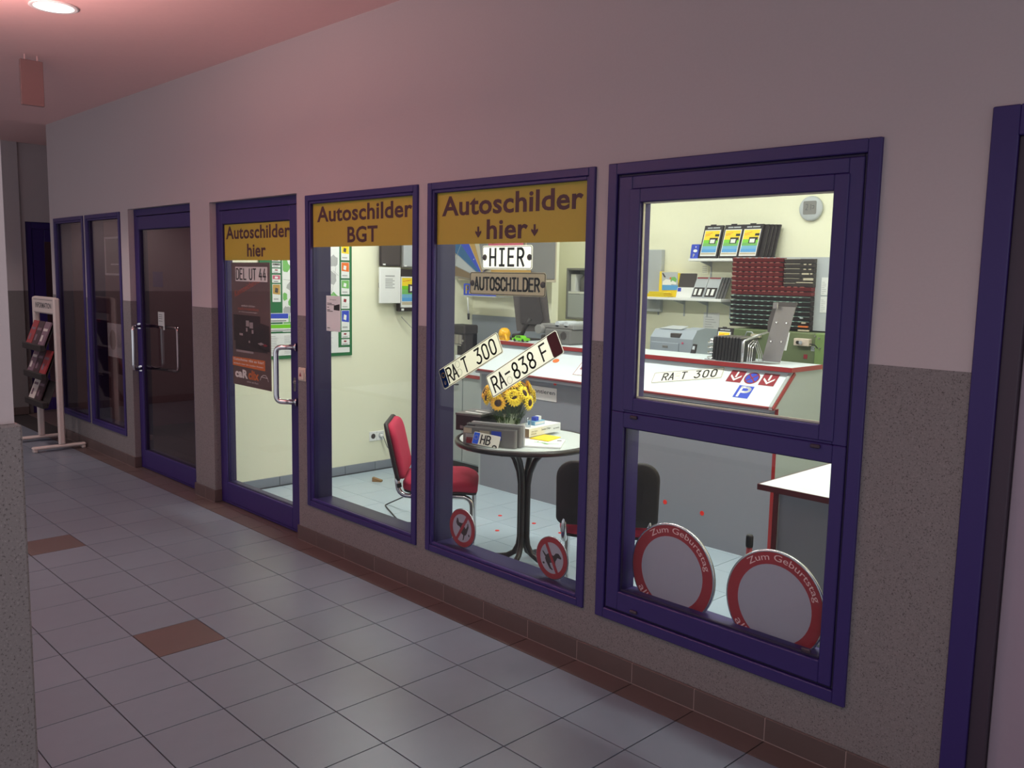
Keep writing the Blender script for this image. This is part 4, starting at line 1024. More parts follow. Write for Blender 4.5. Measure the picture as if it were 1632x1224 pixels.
for k in range(6):
    z1 = 1.828-k*.0355
    m = MB(); m.prism([(3.318, z1-.032), (3.282, z1-.032), (3.272, z1-.004), (3.318, z1-.002)], (.583, 0, 0), (0, 1, 0), UZ, (.235, 0, 0)); tr = m.build('side_tray', 'charcoal', t)
    m = MB(); m.box(.585, .71 if k < 5 else .68, 3.268, 3.274, z1-.006, z1-.003)
    if k in (1, 2): m.box(.74, .76, 3.268, 3.274, z1-.012, z1-.004); m.box(.78, .80, 3.268, 3.274, z1-.012, z1-.004)
    if k == 3: m.box(.73, .785, 3.266, 3.274, z1-.012, z1); m.box(.795, .812, 3.266, 3.274, z1-.01, z1)
    if k == 4: m.box(.745, .82, 3.264, 3.274, z1-.018, z1)
    if k == 5: m.box(.69, .82, 3.264, 3.274, z1-.002, z1+.005)
    m.build('blank_strip', 'beige', tr)
for x0, x1, z, c in ((.76, .79, 1.352, 'beige'), (.735, .81, 1.325, 'orange'), (.735, .82, 1.297, 'beige'), (.745, .765, 1.388, 'light_grey')):
    MB().box(x0, x1, 3.245, 3.262, z, z+.011).build('paper_tab', c, t)
for z0, z1, lab in ((1.565, 1.692, 'upper'), (1.437, 1.553, 'lower')):
    p_ = thing('paper_list', lab+' of the two white paper lists on the grey side of the die rack', 'paper', (.89, 3.318, z0))
    m = MB(); m.box(.862, .912, 3.3165, 3.319, z0, z1, 0)
    for q in range(7): m.rect((0, 3.316, 0), UX, UZ, .868, .888+.012*(q % 3 != 0), z0+.012+q*.013, z0+.015+q*.013, 0, 1)
    m.build('sheet', ['paper', 'paper_grey'], p_)

# clock, shelves and the goods on them
t = thing('wall_clock', 'round white wall clock with a square grey display above the counter', 'clock', (.66, 3.49, 2.105))
m = MB(); m.lathe([(.0, .02), (.080, .02), (.091, .014), (.093, .004), (.093, -.002)], (.66, 3.488, 2.205), 40, axis='y'); m.build('case', 'light_grey', t, smooth=True)
m = MB(); m.prism([(x-.0525, z-.0525) for x, z in rrect(.105, .100, .01)], (.657, 3.468, 2.213), UX, UZ, (0, -.002, 0)); m.build('display', 'grey', t)
m = MB(); m.stroke([[(.625, 2.235), (.64, 2.235), (.64, 2.215), (.625, 2.195), (.642, 2.195)], [(.665, 2.235), (.665, 2.195)], [(.675, 2.225), (.69, 2.225), (.69, 2.205), (.675, 2.205)]], (0, 3.466, 0), UX, UZ, .003, .0005); m.build('digits', 'ink', t)
def shelf(label, x0, x1, z, br):
    t = thing('wall_shelf', label, 'shelf', ((x0+x1)/2, 3.4, z))
    MB().cham(x0, x1, 3.28, 3.5, z-.022, z, .003).build('board', 'white', t)
    for x in br:
        m = MB(); m.box(x-.006, x+.006, 3.494, 3.5, z-.16, z-.022); m.prism([(3.495, z-.022), (3.495, z-.06), (3.488, z-.06), (3.34, z-.028), (3.34, z-.022)], (x-.003, 0, 0), (0, 1, 0), UZ, (.006, 0, 0)); m.build('bracket', 'light_grey', t)
shelf('upper white wall shelf carrying three bright holder packs', -.28, .30, 1.830, (-.20, .10))
shelf('lower white wall shelf carrying yellow bags and boxes', -.80, .045, 1.508, (-.72, -.45, -.22, .0))
for k, (x, lab) in enumerate(((-.127, 'beside the small blue box'), (.063, 'between two others'), (.232, 'at the front of the stacked packs'))):
    holder_pack('bright holder pack on the upper wall shelf, '+lab, x, 3.32, 1.831, .172, .268, 1, 'holder packs on the upper shelf')
for k in range(4):
    x = .258+k*.020
    t = thing('holder_pack', 'black holder pack stacked edge-on behind the bright packs on the upper shelf', 'package', (x, 3.36, 1.83), group='stacked holder packs')
    o = Vector((x-.075, 3.345+k*.022, 1.831)); uz = Vector((.10, .16, 1)).normalized(); n = Vector((0, -1, .16)).normalized()
    m = MB(); m.prism([(0, 0), (.166, 0), (.166, .266), (0, .266)], o, UX, uz, -n*.018); m.build('holder', 'soft_black', t)
    m = MB(); m.prism([(.1665, .02), (.1675, .02), (.1675, .25), (.1665, .25)], o-n*.006, UX, uz, -n*.004); m.build('card_edge', 'grey', t)
t = thing('box', 'small blue box with a white P on the upper wall shelf', 'box', (-.262, 3.34, 1.83))
m = MB(); m.prism(rrect(.075, .115, .008), (-.300, 3.33, 1.831), UX, (0.06, .08, 1), (0, .03, 0)); m.build('carton', 'blue', t)
m = MB(); o = (-.300, 3.3285, 1.831)
m.stroke([[(x*.02+.03, y*.024+.012) for x, y in L] for L in glyph('P')], o, UX, (.06, .08, 1), .005, .0008)
m.prism([(p[0]*.02+.044, p[1]*.012+.062) for p in arc(0, 0, 1, 1, 0, 330, 11)], o, UX, (.06, .08, 1), (0, -.001, 0)); m.prism([(.04, .098), (.052, .098), (.046, .084)], o, UX, (.06, .08, 1), (0, -.001, 0)); m.build('print', 'white', t)

t = thing('bag', 'yellow and blue picture bag standing on the lower wall shelf', 'bag', (-.55, 3.4, 1.508))
m = MB(); m.prism([(0, 0), (.185, 0), (.20, .20), (-.01, .215)], (-.655, 3.40, 1.51), UX, (0, .1, 1), (0, .035, 0)); m.build('sleeve', 'yellow', t)
o = (-.642, 3.398, 1.51); uu = (0, .1, 1)
m = MB()
def quad(p, mi, e): m.prism(p, (o[0], o[1]-e, o[2]), UX, uu, (0, -.0008, 0), mi)
quad([(.02, .055), (.185, .06), (.165, .21), (.0, .21)], 0, 0); quad([(.02, .055), (.185, .06), (.18, .10), (.018, .10)], 1, .001)
quad([(.02, .1), (.11, .1), (.12, .14), (.05, .15), (.02, .13)], 2, .001); quad([(.10, .13), (.15, .12), (.165, .15), (.14, .17), (.10, .165)], 3, .001)
quad([(.11, .11), (.16, .105), (.165, .12), (.12, .14)], 2, .002); quad([(.09, .150), (.105, .150), (.105, .165), (.09, .165)], 4, .002); quad([(.03, .165), (.05, .165), (.02, .2), (.005, .2)], 5, .002)
m.build('picture', ['light_grey', 'sky_blue', 'white', 'leaf_green', 'orange', 'charcoal'], t)
for k, (x0, x1, z0, dz) in enumerate(((-.69, -.50, 1.509, 0), (-.70, -.515, 1.523, 0), (-.665, -.52, 1.537, .004))):
    t = thing('bag', ('bottom', 'middle', 'top')[k]+' yellow folded bag of the flat pile on the lower shelf', 'bag', ((x0+x1)/2, 3.33, z0), group='flat yellow bags')
    m = MB(); m.prism([(0, 0), (x1-x0, 0), (x1-x0+.01, .006), (x1-x0, .013), (.0, .013+dz), (-.01, .006)], (x0, 3.285, z0), UX, UZ, (0, .10, 0)); m.build('fold', 'yellow', t)
t = thing('display_card', 'black card above a white base standing on the lower wall shelf', 'display', (-.37, 3.4, 1.508))
m = MB(); m.prism(rrect(.165, .125, .010), (-.445, 3.39, 1.585), UX, (.06, .12, 1), (0, .005, 0)); m.build('black_card', 'charcoal', t)
m = MB(); m.prism([(0, 0), (.17, 0), (.172, .085), (.008, .085)], (-.452, 3.37, 1.509), UX, (0, .12, 1), (0, .01, 0)); m.build('white_base', 'white', t)
m = MB(); m.prism([(.012, .050), (.045, .050), (.045, .080), (.012, .080)], (-.452, 3.3685, 1.509), UX, (0, .12, 1), (0, -.001, 0)); m.build('blue_mark', 'blue', t)
def clip_pack(label, x, gx, th, n):
    t = thing('clip_pack', label, 'package', (x, 3.36, 1.508), group='clip packs')
    uz = Vector((.24, .16, 1)).normalized()
    for k in range(n):
        m = MB(); m.prism([(0, 0), (.115, 0), (.115, .178), (0, .178)], (x+k*.016, 3.34+k*.02, 1.51), UX, uz, (0, .012, 0)); m.build('wrapper', 'light_grey' if k == 0 else 'grey', t)
    m = MB(); m.prism([(.008, .012), (.108, .012), (.108, .09), (.008, .09)], (x, 3.3385, 1.51), UX, uz, (0, -.001, 0)); m.build('holder_part', 'soft_black', t)
    m = MB(); m.prism([(.02, .026), (.042, .026), (.042, .078), (.02, .078)], (x, 3.337, 1.51), UX, uz, (0, -.001, 0)); m.prism([(.062, .026), (.088, .026), (.088, .078), (.062, .078)], (x, 3.337, 1.51), UX, uz, (0, -.001, 0)); m.build('clip', 'white', t)
    m = MB(); m.prism([(.006, .165), (.108, .165), (.108, .176), (.006, .176)], (x, 3.3385, 1.51), UX, uz, (0, -.001, 0)); m.build('red_edge', 'sign_red', t)
clip_pack('pack of white clips in grey wrapping beside the black card on the shelf', -.285, 0, 0, 1)
clip_pack('thick pack of white clips at the end of the lower wall shelf', -.165, 0, 0, 4)
t = thing('wall_note', 'small pale note taped to the wall under the upper shelf', 'paper', (-.26, 3.498, 1.7))
m = MB(); m.box(-.296, -.224, 3.496, 3.499, 1.705, 1.79, 0)
for q in range(4): m.rect((0, 3.4955, 0), UX, UZ, -.285, -.24, 1.72+q*.016, 1.724+q*.016, 0, 1)
m.build('sheet', ['cream_wall', 'paper_grey'], t)
t = thing('wall_note', 'large pale list taped to the wall beside the printer', 'paper', (-.18, 3.498, 1.15))
m = MB(); m.box(-.253, -.10, 3.496, 3.499, 1.15, 1.388, 0)
for q in range(9): m.rect((0, 3.4955, 0), UX, UZ, -.235, -.13-.02*(q % 3), 1.19+q*.02, 1.194+q*.02, 0, 1)
m.build('sheet', ['paper', 'paper_grey'], t)
t = thing('wall_panel', 'pale grey panel fixed to the rear wall beside the lower shelf', 'panel', (-.78, 3.48, 1.38))
MB().cham(-.86, -.675, 3.45, 3.5, 1.375, 1.912, .004).build('board', 'light_grey', t)
t = thing('wall_cabinet', 'open grey wall cabinet with papers seen past the silver plate', 'cabinet', (-1.35, 3.4, 1.27))
m = MB(); ring(m, -1.66, -1.05, 1.27, 1.745, .02, .02, .02, .02, 3.32, 3.5); m.build('carcass', 'grey', t)
MB().box(-1.64, -1.07, 3.49, 3.5, 1.29, 1.725).build('back_panel', 'light_grey', t)
MB().box(-1.64, -1.07, 3.33, 3.49, 1.51, 1.53).build('shelf_board', 'white', t)
MB().cham(-1.64, -1.07, 3.325, 3.34, 1.29, 1.505, .003).build('flap', 'light_grey', t)
t = thing('box', 'white carton on the board of the open wall cabinet', 'box', (-1.6, 3.4, 1.53)); m = MB(); m.cham(-1.63, -1.57, 3.35, 3.46, 1.53, 1.69, .003); m.build('carton', 'paper', t)
t = thing('bag', 'dark bag leaning in the open wall cabinet', 'bag', (-1.5, 3.4, 1.53)); m = MB(); m.lathe([(.05, 0), (.055, .04), (.048, .12), (.02, .15), (0, .152)], (-1.50, 3.41, 1.53), 14); m.build('sack', 'mid_grey', t, smooth=True)

# ------------------------------------------------------------------ fan of number plates over the side counter
t = thing('plate_board', 'grey display board behind the fan of coloured number plates', 'display', (-1.5, 2.36, 1.62))
MB().cham(-2.09, -.905, 2.36, 2.38, 1.615, 2.33, .003).build('board', 'beige', t)
MB().cham(-1.22, -.903, 2.352, 2.362, 1.64, 2.32, .002).build('grey_panel', 'grey', t)
for x in (-2.0, -1.2):
    MB().box(x, x+.03, 2.38, 2.598, 2.1, 2.13).build('wall_bracket', 'steel', t)
FAN = [(174, 'brown_metal', 'brown'), (162, 'light_grey', 'white'), (149, 'teal_blue', 'teal blue'), (136, 'blue', 'bright blue starred'), (124, 'ochre', 'gold'), (113, 'beige', 'beige'), (102, 'grey', 'grey')]
pv0 = Vector((-1.665, 2.345, 1.655))
for k, (ang, c, nm) in enumerate(FAN):
    a = math.radians(ang); ux = Vector((math.cos(a), 0, math.sin(a))); uz = Vector((-math.sin(a), 0, math.cos(a)))
    t = thing('license_plate', nm+' number plate in the fan spread on the display board', 'license plate', pv0+ux*.1, group='fanned number plates')
    o = pv0+ux*.07-uz*.055+Vector((0, -.0025*k, 0))
    m = MB(); m.prism(rrect(.46 if abs(ang-170) > 20 else .40, .11, .010), o, ux, uz, (0, .002, 0)); m.build('sheet', c, t)
    m = MB()
    if 'starred' in nm:
        for q in range(5): m.prism([(p[0]*.006+.08+q*.085, p[1]*.006+.055+.03*math.sin(q*2)) for p in arc(0, 0, 1, 1, 0, 300, 5)], o-Vector((0, .0005, 0)), ux, uz, (0, -.001, 0))
        m.stroke([[(.01, .006), (.45, .006)]], o, ux, uz, .003, .001)
    else: m.stroke([[(x+.004, z+.004) for x, z in loopline(rrect(.38, .102, .008))]], o-Vector((0, .0002, 0)), ux, uz, .0022, .001)
    m.build('marking', 'light_grey' if c not in ('light_grey', 'beige') else 'grey', t)
t = thing('license_plate', 'blue number plate starting PA under the plate fan', 'license plate', (-1.77, 2.33, 1.488))
m = MB(); m.prism(rrect(.42, .102, .008), (-1.976, 2.33, 1.486), UX, UZ, (0, .003, 0)); m.build('sheet', 'blue', t)
m = MB(); plate_text(m, 'PA', (-1.976, 2.33, 1.486), UX, UZ, .034, .018, .066, .048, .010); m.build('lettering', 'yellow', t)
m = MB(); m.box(-1.985, -1.55, 2.325, 2.342, 1.478, 1.486); m.build('rail', 'light_grey', t)
for x in (-1.95, -1.60): MB().box(x, x+.01, 2.34, 2.598, 1.478, 1.484).build('arm', 'light_grey', t)
t = thing('license_plate', 'narrow orange plate between the HIER and AUTOSCHILDER plates', 'license plate', (-1.4, 2.34, 1.66))
m = MB(); m.prism(rrect(.48, .11, .006), (-1.63, 2.335, 1.60), UX, UZ, (0, .003, 0)); m.build('sheet', 'ochre', t)
t = thing('license_plate', 'pink-red plate just above the HIER plate', 'license plate', (-1.45, 2.34, 1.92))
m = MB(); m.prism(rrect(.42, .11, .006), (-1.665, 2.335, 1.912), UX, UZ, (0, .003, 0)); m.build('sheet', 'pink', t)
m = MB(); m.stroke([[(.05, .02), (.18, .03)], [(.24, .02), (.27, .05), (.30, .05)]], (-1.665, 2.335, 1.912), UX, UZ, .008, .001); m.build('marking', 'sign_red', t)
t = thing('pull_rod', 'thin white rod with black grip hanging below the blue PA plate', 'rod', (-1.95, 2.42, 1.3))
m = MB(); m.tube([(-1.932, 2.34, 1.479), (-1.93, 2.34, 1.44), (-1.918, 2.34, 1.322)], .006, 10); m.build('rod', 'white', t, smooth=True)
m = MB(); m.cyl((-1.918, 2.34, 1.325), (-1.916, 2.34, 1.272), .011, .009, 10); m.build('grip', 'black', t, smooth=True)

# ------------------------------------------------------------------ left wall: notice board, hanging frames, socket
UY = (0, 1, 0); XL = -2.15
t = thing('notice_board', 'green framed notice board with a town map on the cream wall', 'notice board', (XL, .85, 1.0))
y0, y1, z0, z1 = .455, 1.268, .992, 2.02
MB().box(XL+.001, XL+.016, y0, y1, z0, z1).build('board', 'frame_green', t)
X = XL+.0168
def leaf(m, a, b, c, d, mi, e=0): m.add([(X+e, a, c), (X+e, b, c), (X+e, b, d), (X+e, a, d)], [(0, 1, 2, 3)], mi)
m = MB(); leaf(m, .640, 1.150, 1.20, 1.990, 0)
rr = random.Random(3)
def blob(cy, cz, r, mi, e):
    pts = [(X+e, cy+r*(.6+.6*rr.random())*math.cos(a), cz+r*(.7+.6*rr.random())*math.sin(a)) for a in [q*2*PI/11 for q in range(11)]]
    pts = [(x, min(max(a, .645), 1.145), min(max(b, 1.205), 1.985)) for x, a, b in pts]; m.add(pts, [tuple(range(11))], mi)
for cy, cz, r, mi in ((.70, 1.26, .07, 1), (.66, 1.70, .05, 1), (.80, 1.5, .06, 1), (1.10, 1.44, .06, 1), (1.12, 1.36, .04, 4), (.95, 1.32, .07, 1), (.9, 1.8, .08, 1), (.72, 1.55, .045, 2), (.68, 1.36, .04, 2), (1.08, 1.62, .05, 2), (1.1, 1.75, .045, 2), (.70, 1.80, .05, 1), (.66, 1.47, .03, 1), (.73, 1.42, .04, 1)): blob(cy, cz, r, mi, .0004+.0001*mi)
for _ in range(26):
    a, b = rr.uniform(.65, 1.14), rr.uniform(1.21, 1.98); an = rr.uniform(0, PI); L = rr.uniform(.03, .12)
    m.stroke([[(min(max(a-L*math.cos(an), .65), 1.14), min(max(b-L*math.sin(an), 1.21), 1.98)), (min(max(a+L*math.cos(an), .65), 1.14), min(max(b+L*math.sin(an), 1.21), 1.98))]], (X+.0008, 0, 0), UY, UZ, .003, .0003, 2)
m.build('town_map', ['paper', 'leaf_green', 'paper_grey', 'sky_blue', 'lime'], t)
ADS = [(1.165, 1.243, 1.76, 1.885, 'yellow'), (1.165, 1.243, 1.617, 1.745, 'orange'), (1.165, 1.243, 1.487, 1.603, 'leaf_green'), (1.165, 1.243, 1.372, 1.473, 'white'), (1.165, 1.243, 1.196, 1.36, 'blue'), (1.165, 1.243, 1.135, 1.185, 'white'), (1.165, 1.243, 1.078, 1.125, 'white'),
       (.555, .625, 1.735, 1.78, 'orange'), (.555, .625, 1.69, 1.725, 'grey'), (.555, .625, 1.648, 1.682, 'white'), (.555, .625, 1.575, 1.635, 'pink'), (.555, .625, 1.43, 1.565, 'ochre'),
       (.48, .69, 1.275, 1.345, 'blue'), (.70, .80, 1.275, 1.345, 'white'), (.48, .80, 1.205, 1.262, 'lime')]
for a, b, c, d, col in ADS:
    m = MB(); m.add([(X+.0015, a, c), (X+.0015, b, c), (X+.0015, b, d), (X+.0015, a, d)], [(0, 1, 2, 3)], 0)
    h = d-c
    m.add([(X+.0020, a+.004, c+h*.45), (X+.0020, b-.004, c+h*.4), (X+.0020, b-.004, d-.004), (X+.0020, a+.004, d-.004)], [(0, 1, 2, 3)], 1)
    m.add([(X+.0022, a+.010, c+h*.12), (X+.0022, b-.02, c+h*.12), (X+.0022, b-.02, c+h*.2), (X+.0022, a+.010, c+h*.2)], [(0, 1, 2, 3)], 2)
    m.add([(X+.0024, a+.02, c+h*.55), (X+.0024, a+.045, c+h*.5), (X+.0024, a+.05, c+h*.75), (X+.0024, a+.025, c+h*.8)], [(0, 1, 2, 3)], 3)
    m.build('advert', ['paper', col, 'ink' if h < .08 else 'paper_grey', 'paper' if col in ('blue', 'pink', 'lime', 'leaf_green', 'orange') else 'sign_red' if col == 'white' else 'charcoal'], t)
m = MB(); m.add([(X+.0012, .50, 1.018), (X+.0012, 1.243, 1.018), (X+.0012, 1.243, 1.155 if 0 else 1.06), (X+.0012, .50, 1.06)], [(0, 1, 2, 3)], 0)
m.build('lower_strip', ['paper'], t)
m = MB(); m.add([(X+.0026, .50, 1.020), (X+.0026, 1.135, 1.020), (X+.0026, 1.135, 1.19), (X+.0026, .50, 1.19)], [(0, 1, 2, 3)], 0)
for c in range(5):
    for q in range(11): m.add([(X+.003, .53+c*.12, 1.035+q*.013), (X+.003, .53+c*.12+rr.uniform(.04, .09), 1.035+q*.013), (X+.003, .53+c*.12+.05, 1.039+q*.013), (X+.003, .53+c*.12, 1.039+q*.013)], [(0, 1, 2, 3)], 1)
m.build('street_index', ['paper', 'paper_grey'], t)

def wall_frame(name, label, cat, a, b, c, d, depth, frame_m, face_m):
    t = thing(name, label, cat, (XL, (a+b)/2, c))
    x1 = XL+depth
    m = MB(); m.cham(x1-.018, x1, a, b, c, d, .004); m.build('frame', frame_m, t)
    m = MB(); m.box(x1, x1+.001, a+.012, b-.012, c+.012, d-.012); m.build('face', face_m, t)
    MB().box(XL+.001, x1-.018, a+.05, b-.05, (c+d)/2-.02, (c+d)/2+.02).build('spacer', 'grey', t)
    return t, x1
t, x1 = wall_frame('wall_board', 'dark framed board under the yellow BGT film', 'frame', 1.508, 1.722, 1.722, 2.03, .07, 'soft_black', 'charcoal')
MB().box(x1+.001, x1+.004, 1.535, 1.56, 1.730, 1.741).build('price_tag', 'white', t)
t, x1 = wall_frame('wall_board', 'light grey framed board beside the dark board', 'frame', 1.735, 1.95, 1.715, 2.03, .07, 'grey', 'light_grey')
MB().box(x1+.001, x1+.004, 1.755, 1.78, 1.723, 1.734).build('price_tag', 'white', t)
t, x1 = wall_frame('framed_notice', 'white framed notice hanging below the dark board', 'frame', 1.490, 1.705, 1.415, 1.712, .09, 'white', 'paper')
m = MB()
for k, z in enumerate((1.635, 1.612, 1.598, 1.584, 1.57, 1.555, 1.54)): m.add([(x1+.002, 1.545, z), (x1+.002, 1.64-.02*(k % 2), z), (x1+.002, 1.64-.02*(k % 2), z+(.008 if k else .012)), (x1+.002, 1.545, z+(.008 if k else .012))], [(0, 1, 2, 3)])
m.build('print', 'paper_grey', t)
t = thing('holder_pack', 'yellow and blue holder pack hanging on the left wall below the grey board', 'package', (XL+.1, 1.8, 1.36))
m = MB(); m.cham(XL+.03, XL+.055, 1.70, 1.92, 1.345, 1.70, .004); m.build('holder', 'soft_black', t)
MB().box(XL+.001, XL+.03, 1.76, 1.86, 1.5, 1.56).build('hook', 'grey', t)
MB().cham(XL+.055, XL+.085, 1.69, 1.93, 1.345, 1.375, .004).build('ledge_clip', 'soft_black', t)
m = MB(); m.box(XL+.055, XL+.066, 1.725, 1.91, 1.378, 1.638, 0)
XX = XL+.0665
for c, d, k in ((1.40, 1.425, 2), (1.43, 1.46, 3), (1.46, 1.49, 4), (1.49, 1.53, 5), (1.53, 1.56, 6), (1.56, 1.628, 1)): m.add([(XX, 1.735, c), (XX, 1.902, c), (XX, 1.902, d), (XX, 1.735, d)], [(0, 1, 2, 3)], k)
m.add([(XX+.0005, 1.80, 1.50), (XX+.0005, 1.87, 1.505), (XX+.0005, 1.87, 1.57), (XX+.0005, 1.80, 1.575)], [(0, 1, 2, 3)], 7)
m.add([(XX+.0009, 1.82, 1.515), (XX+.0009, 1.86, 1.52), (XX+.0009, 1.86, 1.555), (XX+.0009, 1.82, 1.56)], [(0, 1, 2, 3)], 0)
m.add([(XX+.0005, 1.745, 1.595), (XX+.0005, 1.83, 1.607), (XX+.0005, 1.83, 1.612), (XX+.0005, 1.745, 1.600)], [(0, 1, 2, 3)], 8)
m.build('card', ['paper', 'yellow', 'beige', 'sky_blue', 'pale_blue', 'leaf_green', 'lime', 'charcoal', 'orange'], t)
MB().box(XL+.086, XL+.089, 1.715, 1.74, 1.352, 1.370).build('price_tag', 'white', t)

t = thing('wall_socket', 'white double wall socket low on the cream wall behind the red chair', 'socket', (XL, 1.52, .25))
for k, y in enumerate((1.445, 1.520)):
    m = MB(); m.cham(XL+.001, XL+.010, y, y+.074, .250, .332, .003); f_ = m.build('cover', 'white', t)
    m = MB(); m.cyl((XL+.0101, y+.037, .291), (XL+.0108, y+.037, .291), .022, n=20); m.build('insert', 'charcoal' if k == 0 else 'light_grey', f_)
t = thing('power_plug', 'white plug with grey lead in the double wall socket', 'plug', (XL+.01, 1.557, .29))
m = MB(); m.cyl((XL+.011, 1.557, .291), (XL+.045, 1.557, .288), .017, .011, 14); m.build('plug_body', 'white', t, smooth=True)
m = MB(); m.tube([(XL+.044, 1.557, .288), (XL+.055, 1.565, .26), (XL+.05, 1.60, .19), (XL+.045, 1.68, .11), (XL+.04, 1.78, .06), (XL+.05, 1.9, .012)], .004, 8); m.build('lead', 'grey', t, smooth=True)
t = thing('door_wedge', 'small brown wooden wedge lying on the shop floor', 'wedge', (-1.76, 1.26, 0))
m = MB(); m.prism([(0, 0), (.075, 0), (.075, .012), (.0, .034)], (-1.79, 1.225, .0005), (.8, .6, 0), UZ, (-.02, .03, 0)); m.build('block', 'wood', t)
t = thing('cable', 'thin black cable lying on the shop floor under the red chair', 'cable', (-.9, .8, 0))
pts = [(-.42, .72, .30), (-.62, .80, .235), (-.86, .87, .13), (-1.04, .90, .05), (-1.13, .895, .006), (-1.10, .86, .005), (-.93, .785, .005), (-.75, .71, .005), (-.69, .705, .005), (-.62, .74, .005), (-.45, .80, .005)]
sm = []
for i in range(len(pts)-1):
    P0, P1, P2, P3 = [Vector(pts[min(max(i+q, 0), len(pts)-1)]) for q in (-1, 0, 1, 2)]
    for k in range(5):
        u = k/5; sm.append(.5*((2*P1)+(-P0+P2)*u+(2*P0-5*P1+4*P2-P3)*u*u+(-P0+3*P1-3*P2+P3)*u**3))
m = MB(); m.tube(sm, .0045, 8); m.build('lead', 'black', t, smooth=True)

# ------------------------------------------------------------------ round table and what stands on it
TX, TY, TR, TZ = .435, .725, .405, .735
t = thing('round_table', 'round white table with black rim and curved black tube legs', 'table', (TX, TY, 0))
MB().lathe([(TR-.03, -.004), (TR-.030, 0), (0, 0)], (TX, TY, TZ), 64).build('table_top', 'table_top', t)
m = MB(); m.lathe([(0, -.030), (TR-.02, -.030), (TR-.004, -.026), (TR, -.014), (TR-.004, -.002), (TR-.012, .002), (TR-.030, .001), (TR-.030, -.003)], (TX, TY, TZ), 64); m.build('rim', 'table_black', t, smooth=True)
for k in range(4):
    a = math.radians(20+90*k); d = Vector((math.cos(a), math.sin(a), 0)); P = []
    for r_, z in ((.30, .700), (.20, .695), (.115, .668), (.066, .615), (.036, .545), (.024, .47), (.023, .30), (.023, .16), (.030, .11), (.055, .062), (.10, .034), (.15, .022), (.185, .0175)): P.append(Vector((TX, TY, z))+d*r_)
    m = MB(); m.tube(P, .0165, 12); m.build('leg', 'table_black', t, smooth=True)
    m = MB(); e_ = Vector((TX, TY, 0))+d*.175; m.cyl(e_, e_+Vector((0, 0, .012)), .016, n=12); m.build('foot_glide', 'black', t)

# sunflowers in a grassy pot
FX, FY = .215, .80
t = thing('sunflower_arrangement', 'bunch of yellow sunflowers in a glass pot of dark grass on the table', 'flowers', (FX, FY, TZ))
MB().lathe([(.05, .002), (.062, .004), (.068, .05), (.072, .12), (.068, .12), (.06, .02), (0, .02)], (FX, FY, TZ), 24).build('pot', 'pot_glass', t, smooth=True)
rg = random.Random(5); m = MB()
for k in range(900):
    a = rg.uniform(0, 2*PI); r0 = rg.uniform(.0, .06); r1 = r0+rg.uniform(.01, .075); z1 = rg.uniform(.08, .2) if r1 > .09 else rg.uniform(.14, .22)
    b = a+rg.uniform(-.5, .5)
    p0 = Vector((FX+r0*math.cos(a), FY+r0*math.sin(a), TZ+rg.uniform(.01, .07))); p2 = Vector((FX+r1*1.35*math.cos(b), FY+r1*1.35*math.sin(b), TZ+z1)); p1 = (p0+p2)/2+Vector((0, 0, .035))
    s_ = Vector((-math.sin(a), math.cos(a), 0))*.0022
    m.add([p0-s_, p0+s_, p1-s_, p1+s_, p2], [(0, 1, 3, 2), (2, 3, 4)])
tag(m.build('grass', 'grass_green', t), kind='stuff')
def flower_meshes():
    m = MB(); n = 16
    for ringi, (r, z0, z1, wd, off) in enumerate(((.053, .0, .006, .0145, 0), (.046, .005, .014, .0128, PI/n))):
        for k in range(n):
            a = 2*PI*k/n+off; c, s = math.cos(a), math.sin(a)
            def Q(u, v, z): return (u*c-v*s, u*s+v*c, z)
            m.add([Q(.012, -.003, z0), Q(r*.65, -wd/2, z1), Q(r, 0, z1-.004), Q(r*.65, wd/2, z1), Q(.012, .003, z0), Q(r*.6, 0, z1+.003)], [(0, 1, 5), (1, 2, 5), (2, 3, 5), (3, 4, 5), (4, 0, 5)], 0)
    me1 = m
    m2 = MB(); m2.lathe([(.020, .004), (.0205, .012), (.015, .017), (0, .019)], (0, 0, 0), 16)
    return me1, m2
fm, hm = flower_meshes()
proto = fm.build('sunflower', 'petal', t, local=True); ph = hm.build('flower_heart', 'flower_heart', proto, smooth=True, local=True)
alt = proto.data.copy(); alt.materials.clear(); alt.materials.append(MATS['petal_orange'])
dirs = []
for lat, cnt, off in ((-8, 9, .2), (22, 9, 0), (52, 6, .35), (80, 3, .1)):
    for k in range(cnt): dirs.append((math.radians(lat), 2*PI*k/cnt+off))
for i, (la, lo) in enumerate(dirs):
    f = proto if i == 0 else copy_tree(proto, t)
    if i % 4 == 3: f.data = alt
    n = Vector((math.cos(la)*math.cos(lo), math.cos(la)*math.sin(lo), math.sin(la)))
    pos = Vector((n.x*.138, n.y*.138, .215+n.z*.085))+Vector((rg.uniform(-.012, .012), rg.uniform(-.012, .012), rg.uniform(-.016, .016)))
    nn = (n+Vector((rg.uniform(-.3, .3), rg.uniform(-.3, .3), rg.uniform(-.2, .3)))).normalized()
    f.location = pos; f.rotation_euler = nn.to_track_quat('Z', 'Y').to_euler()

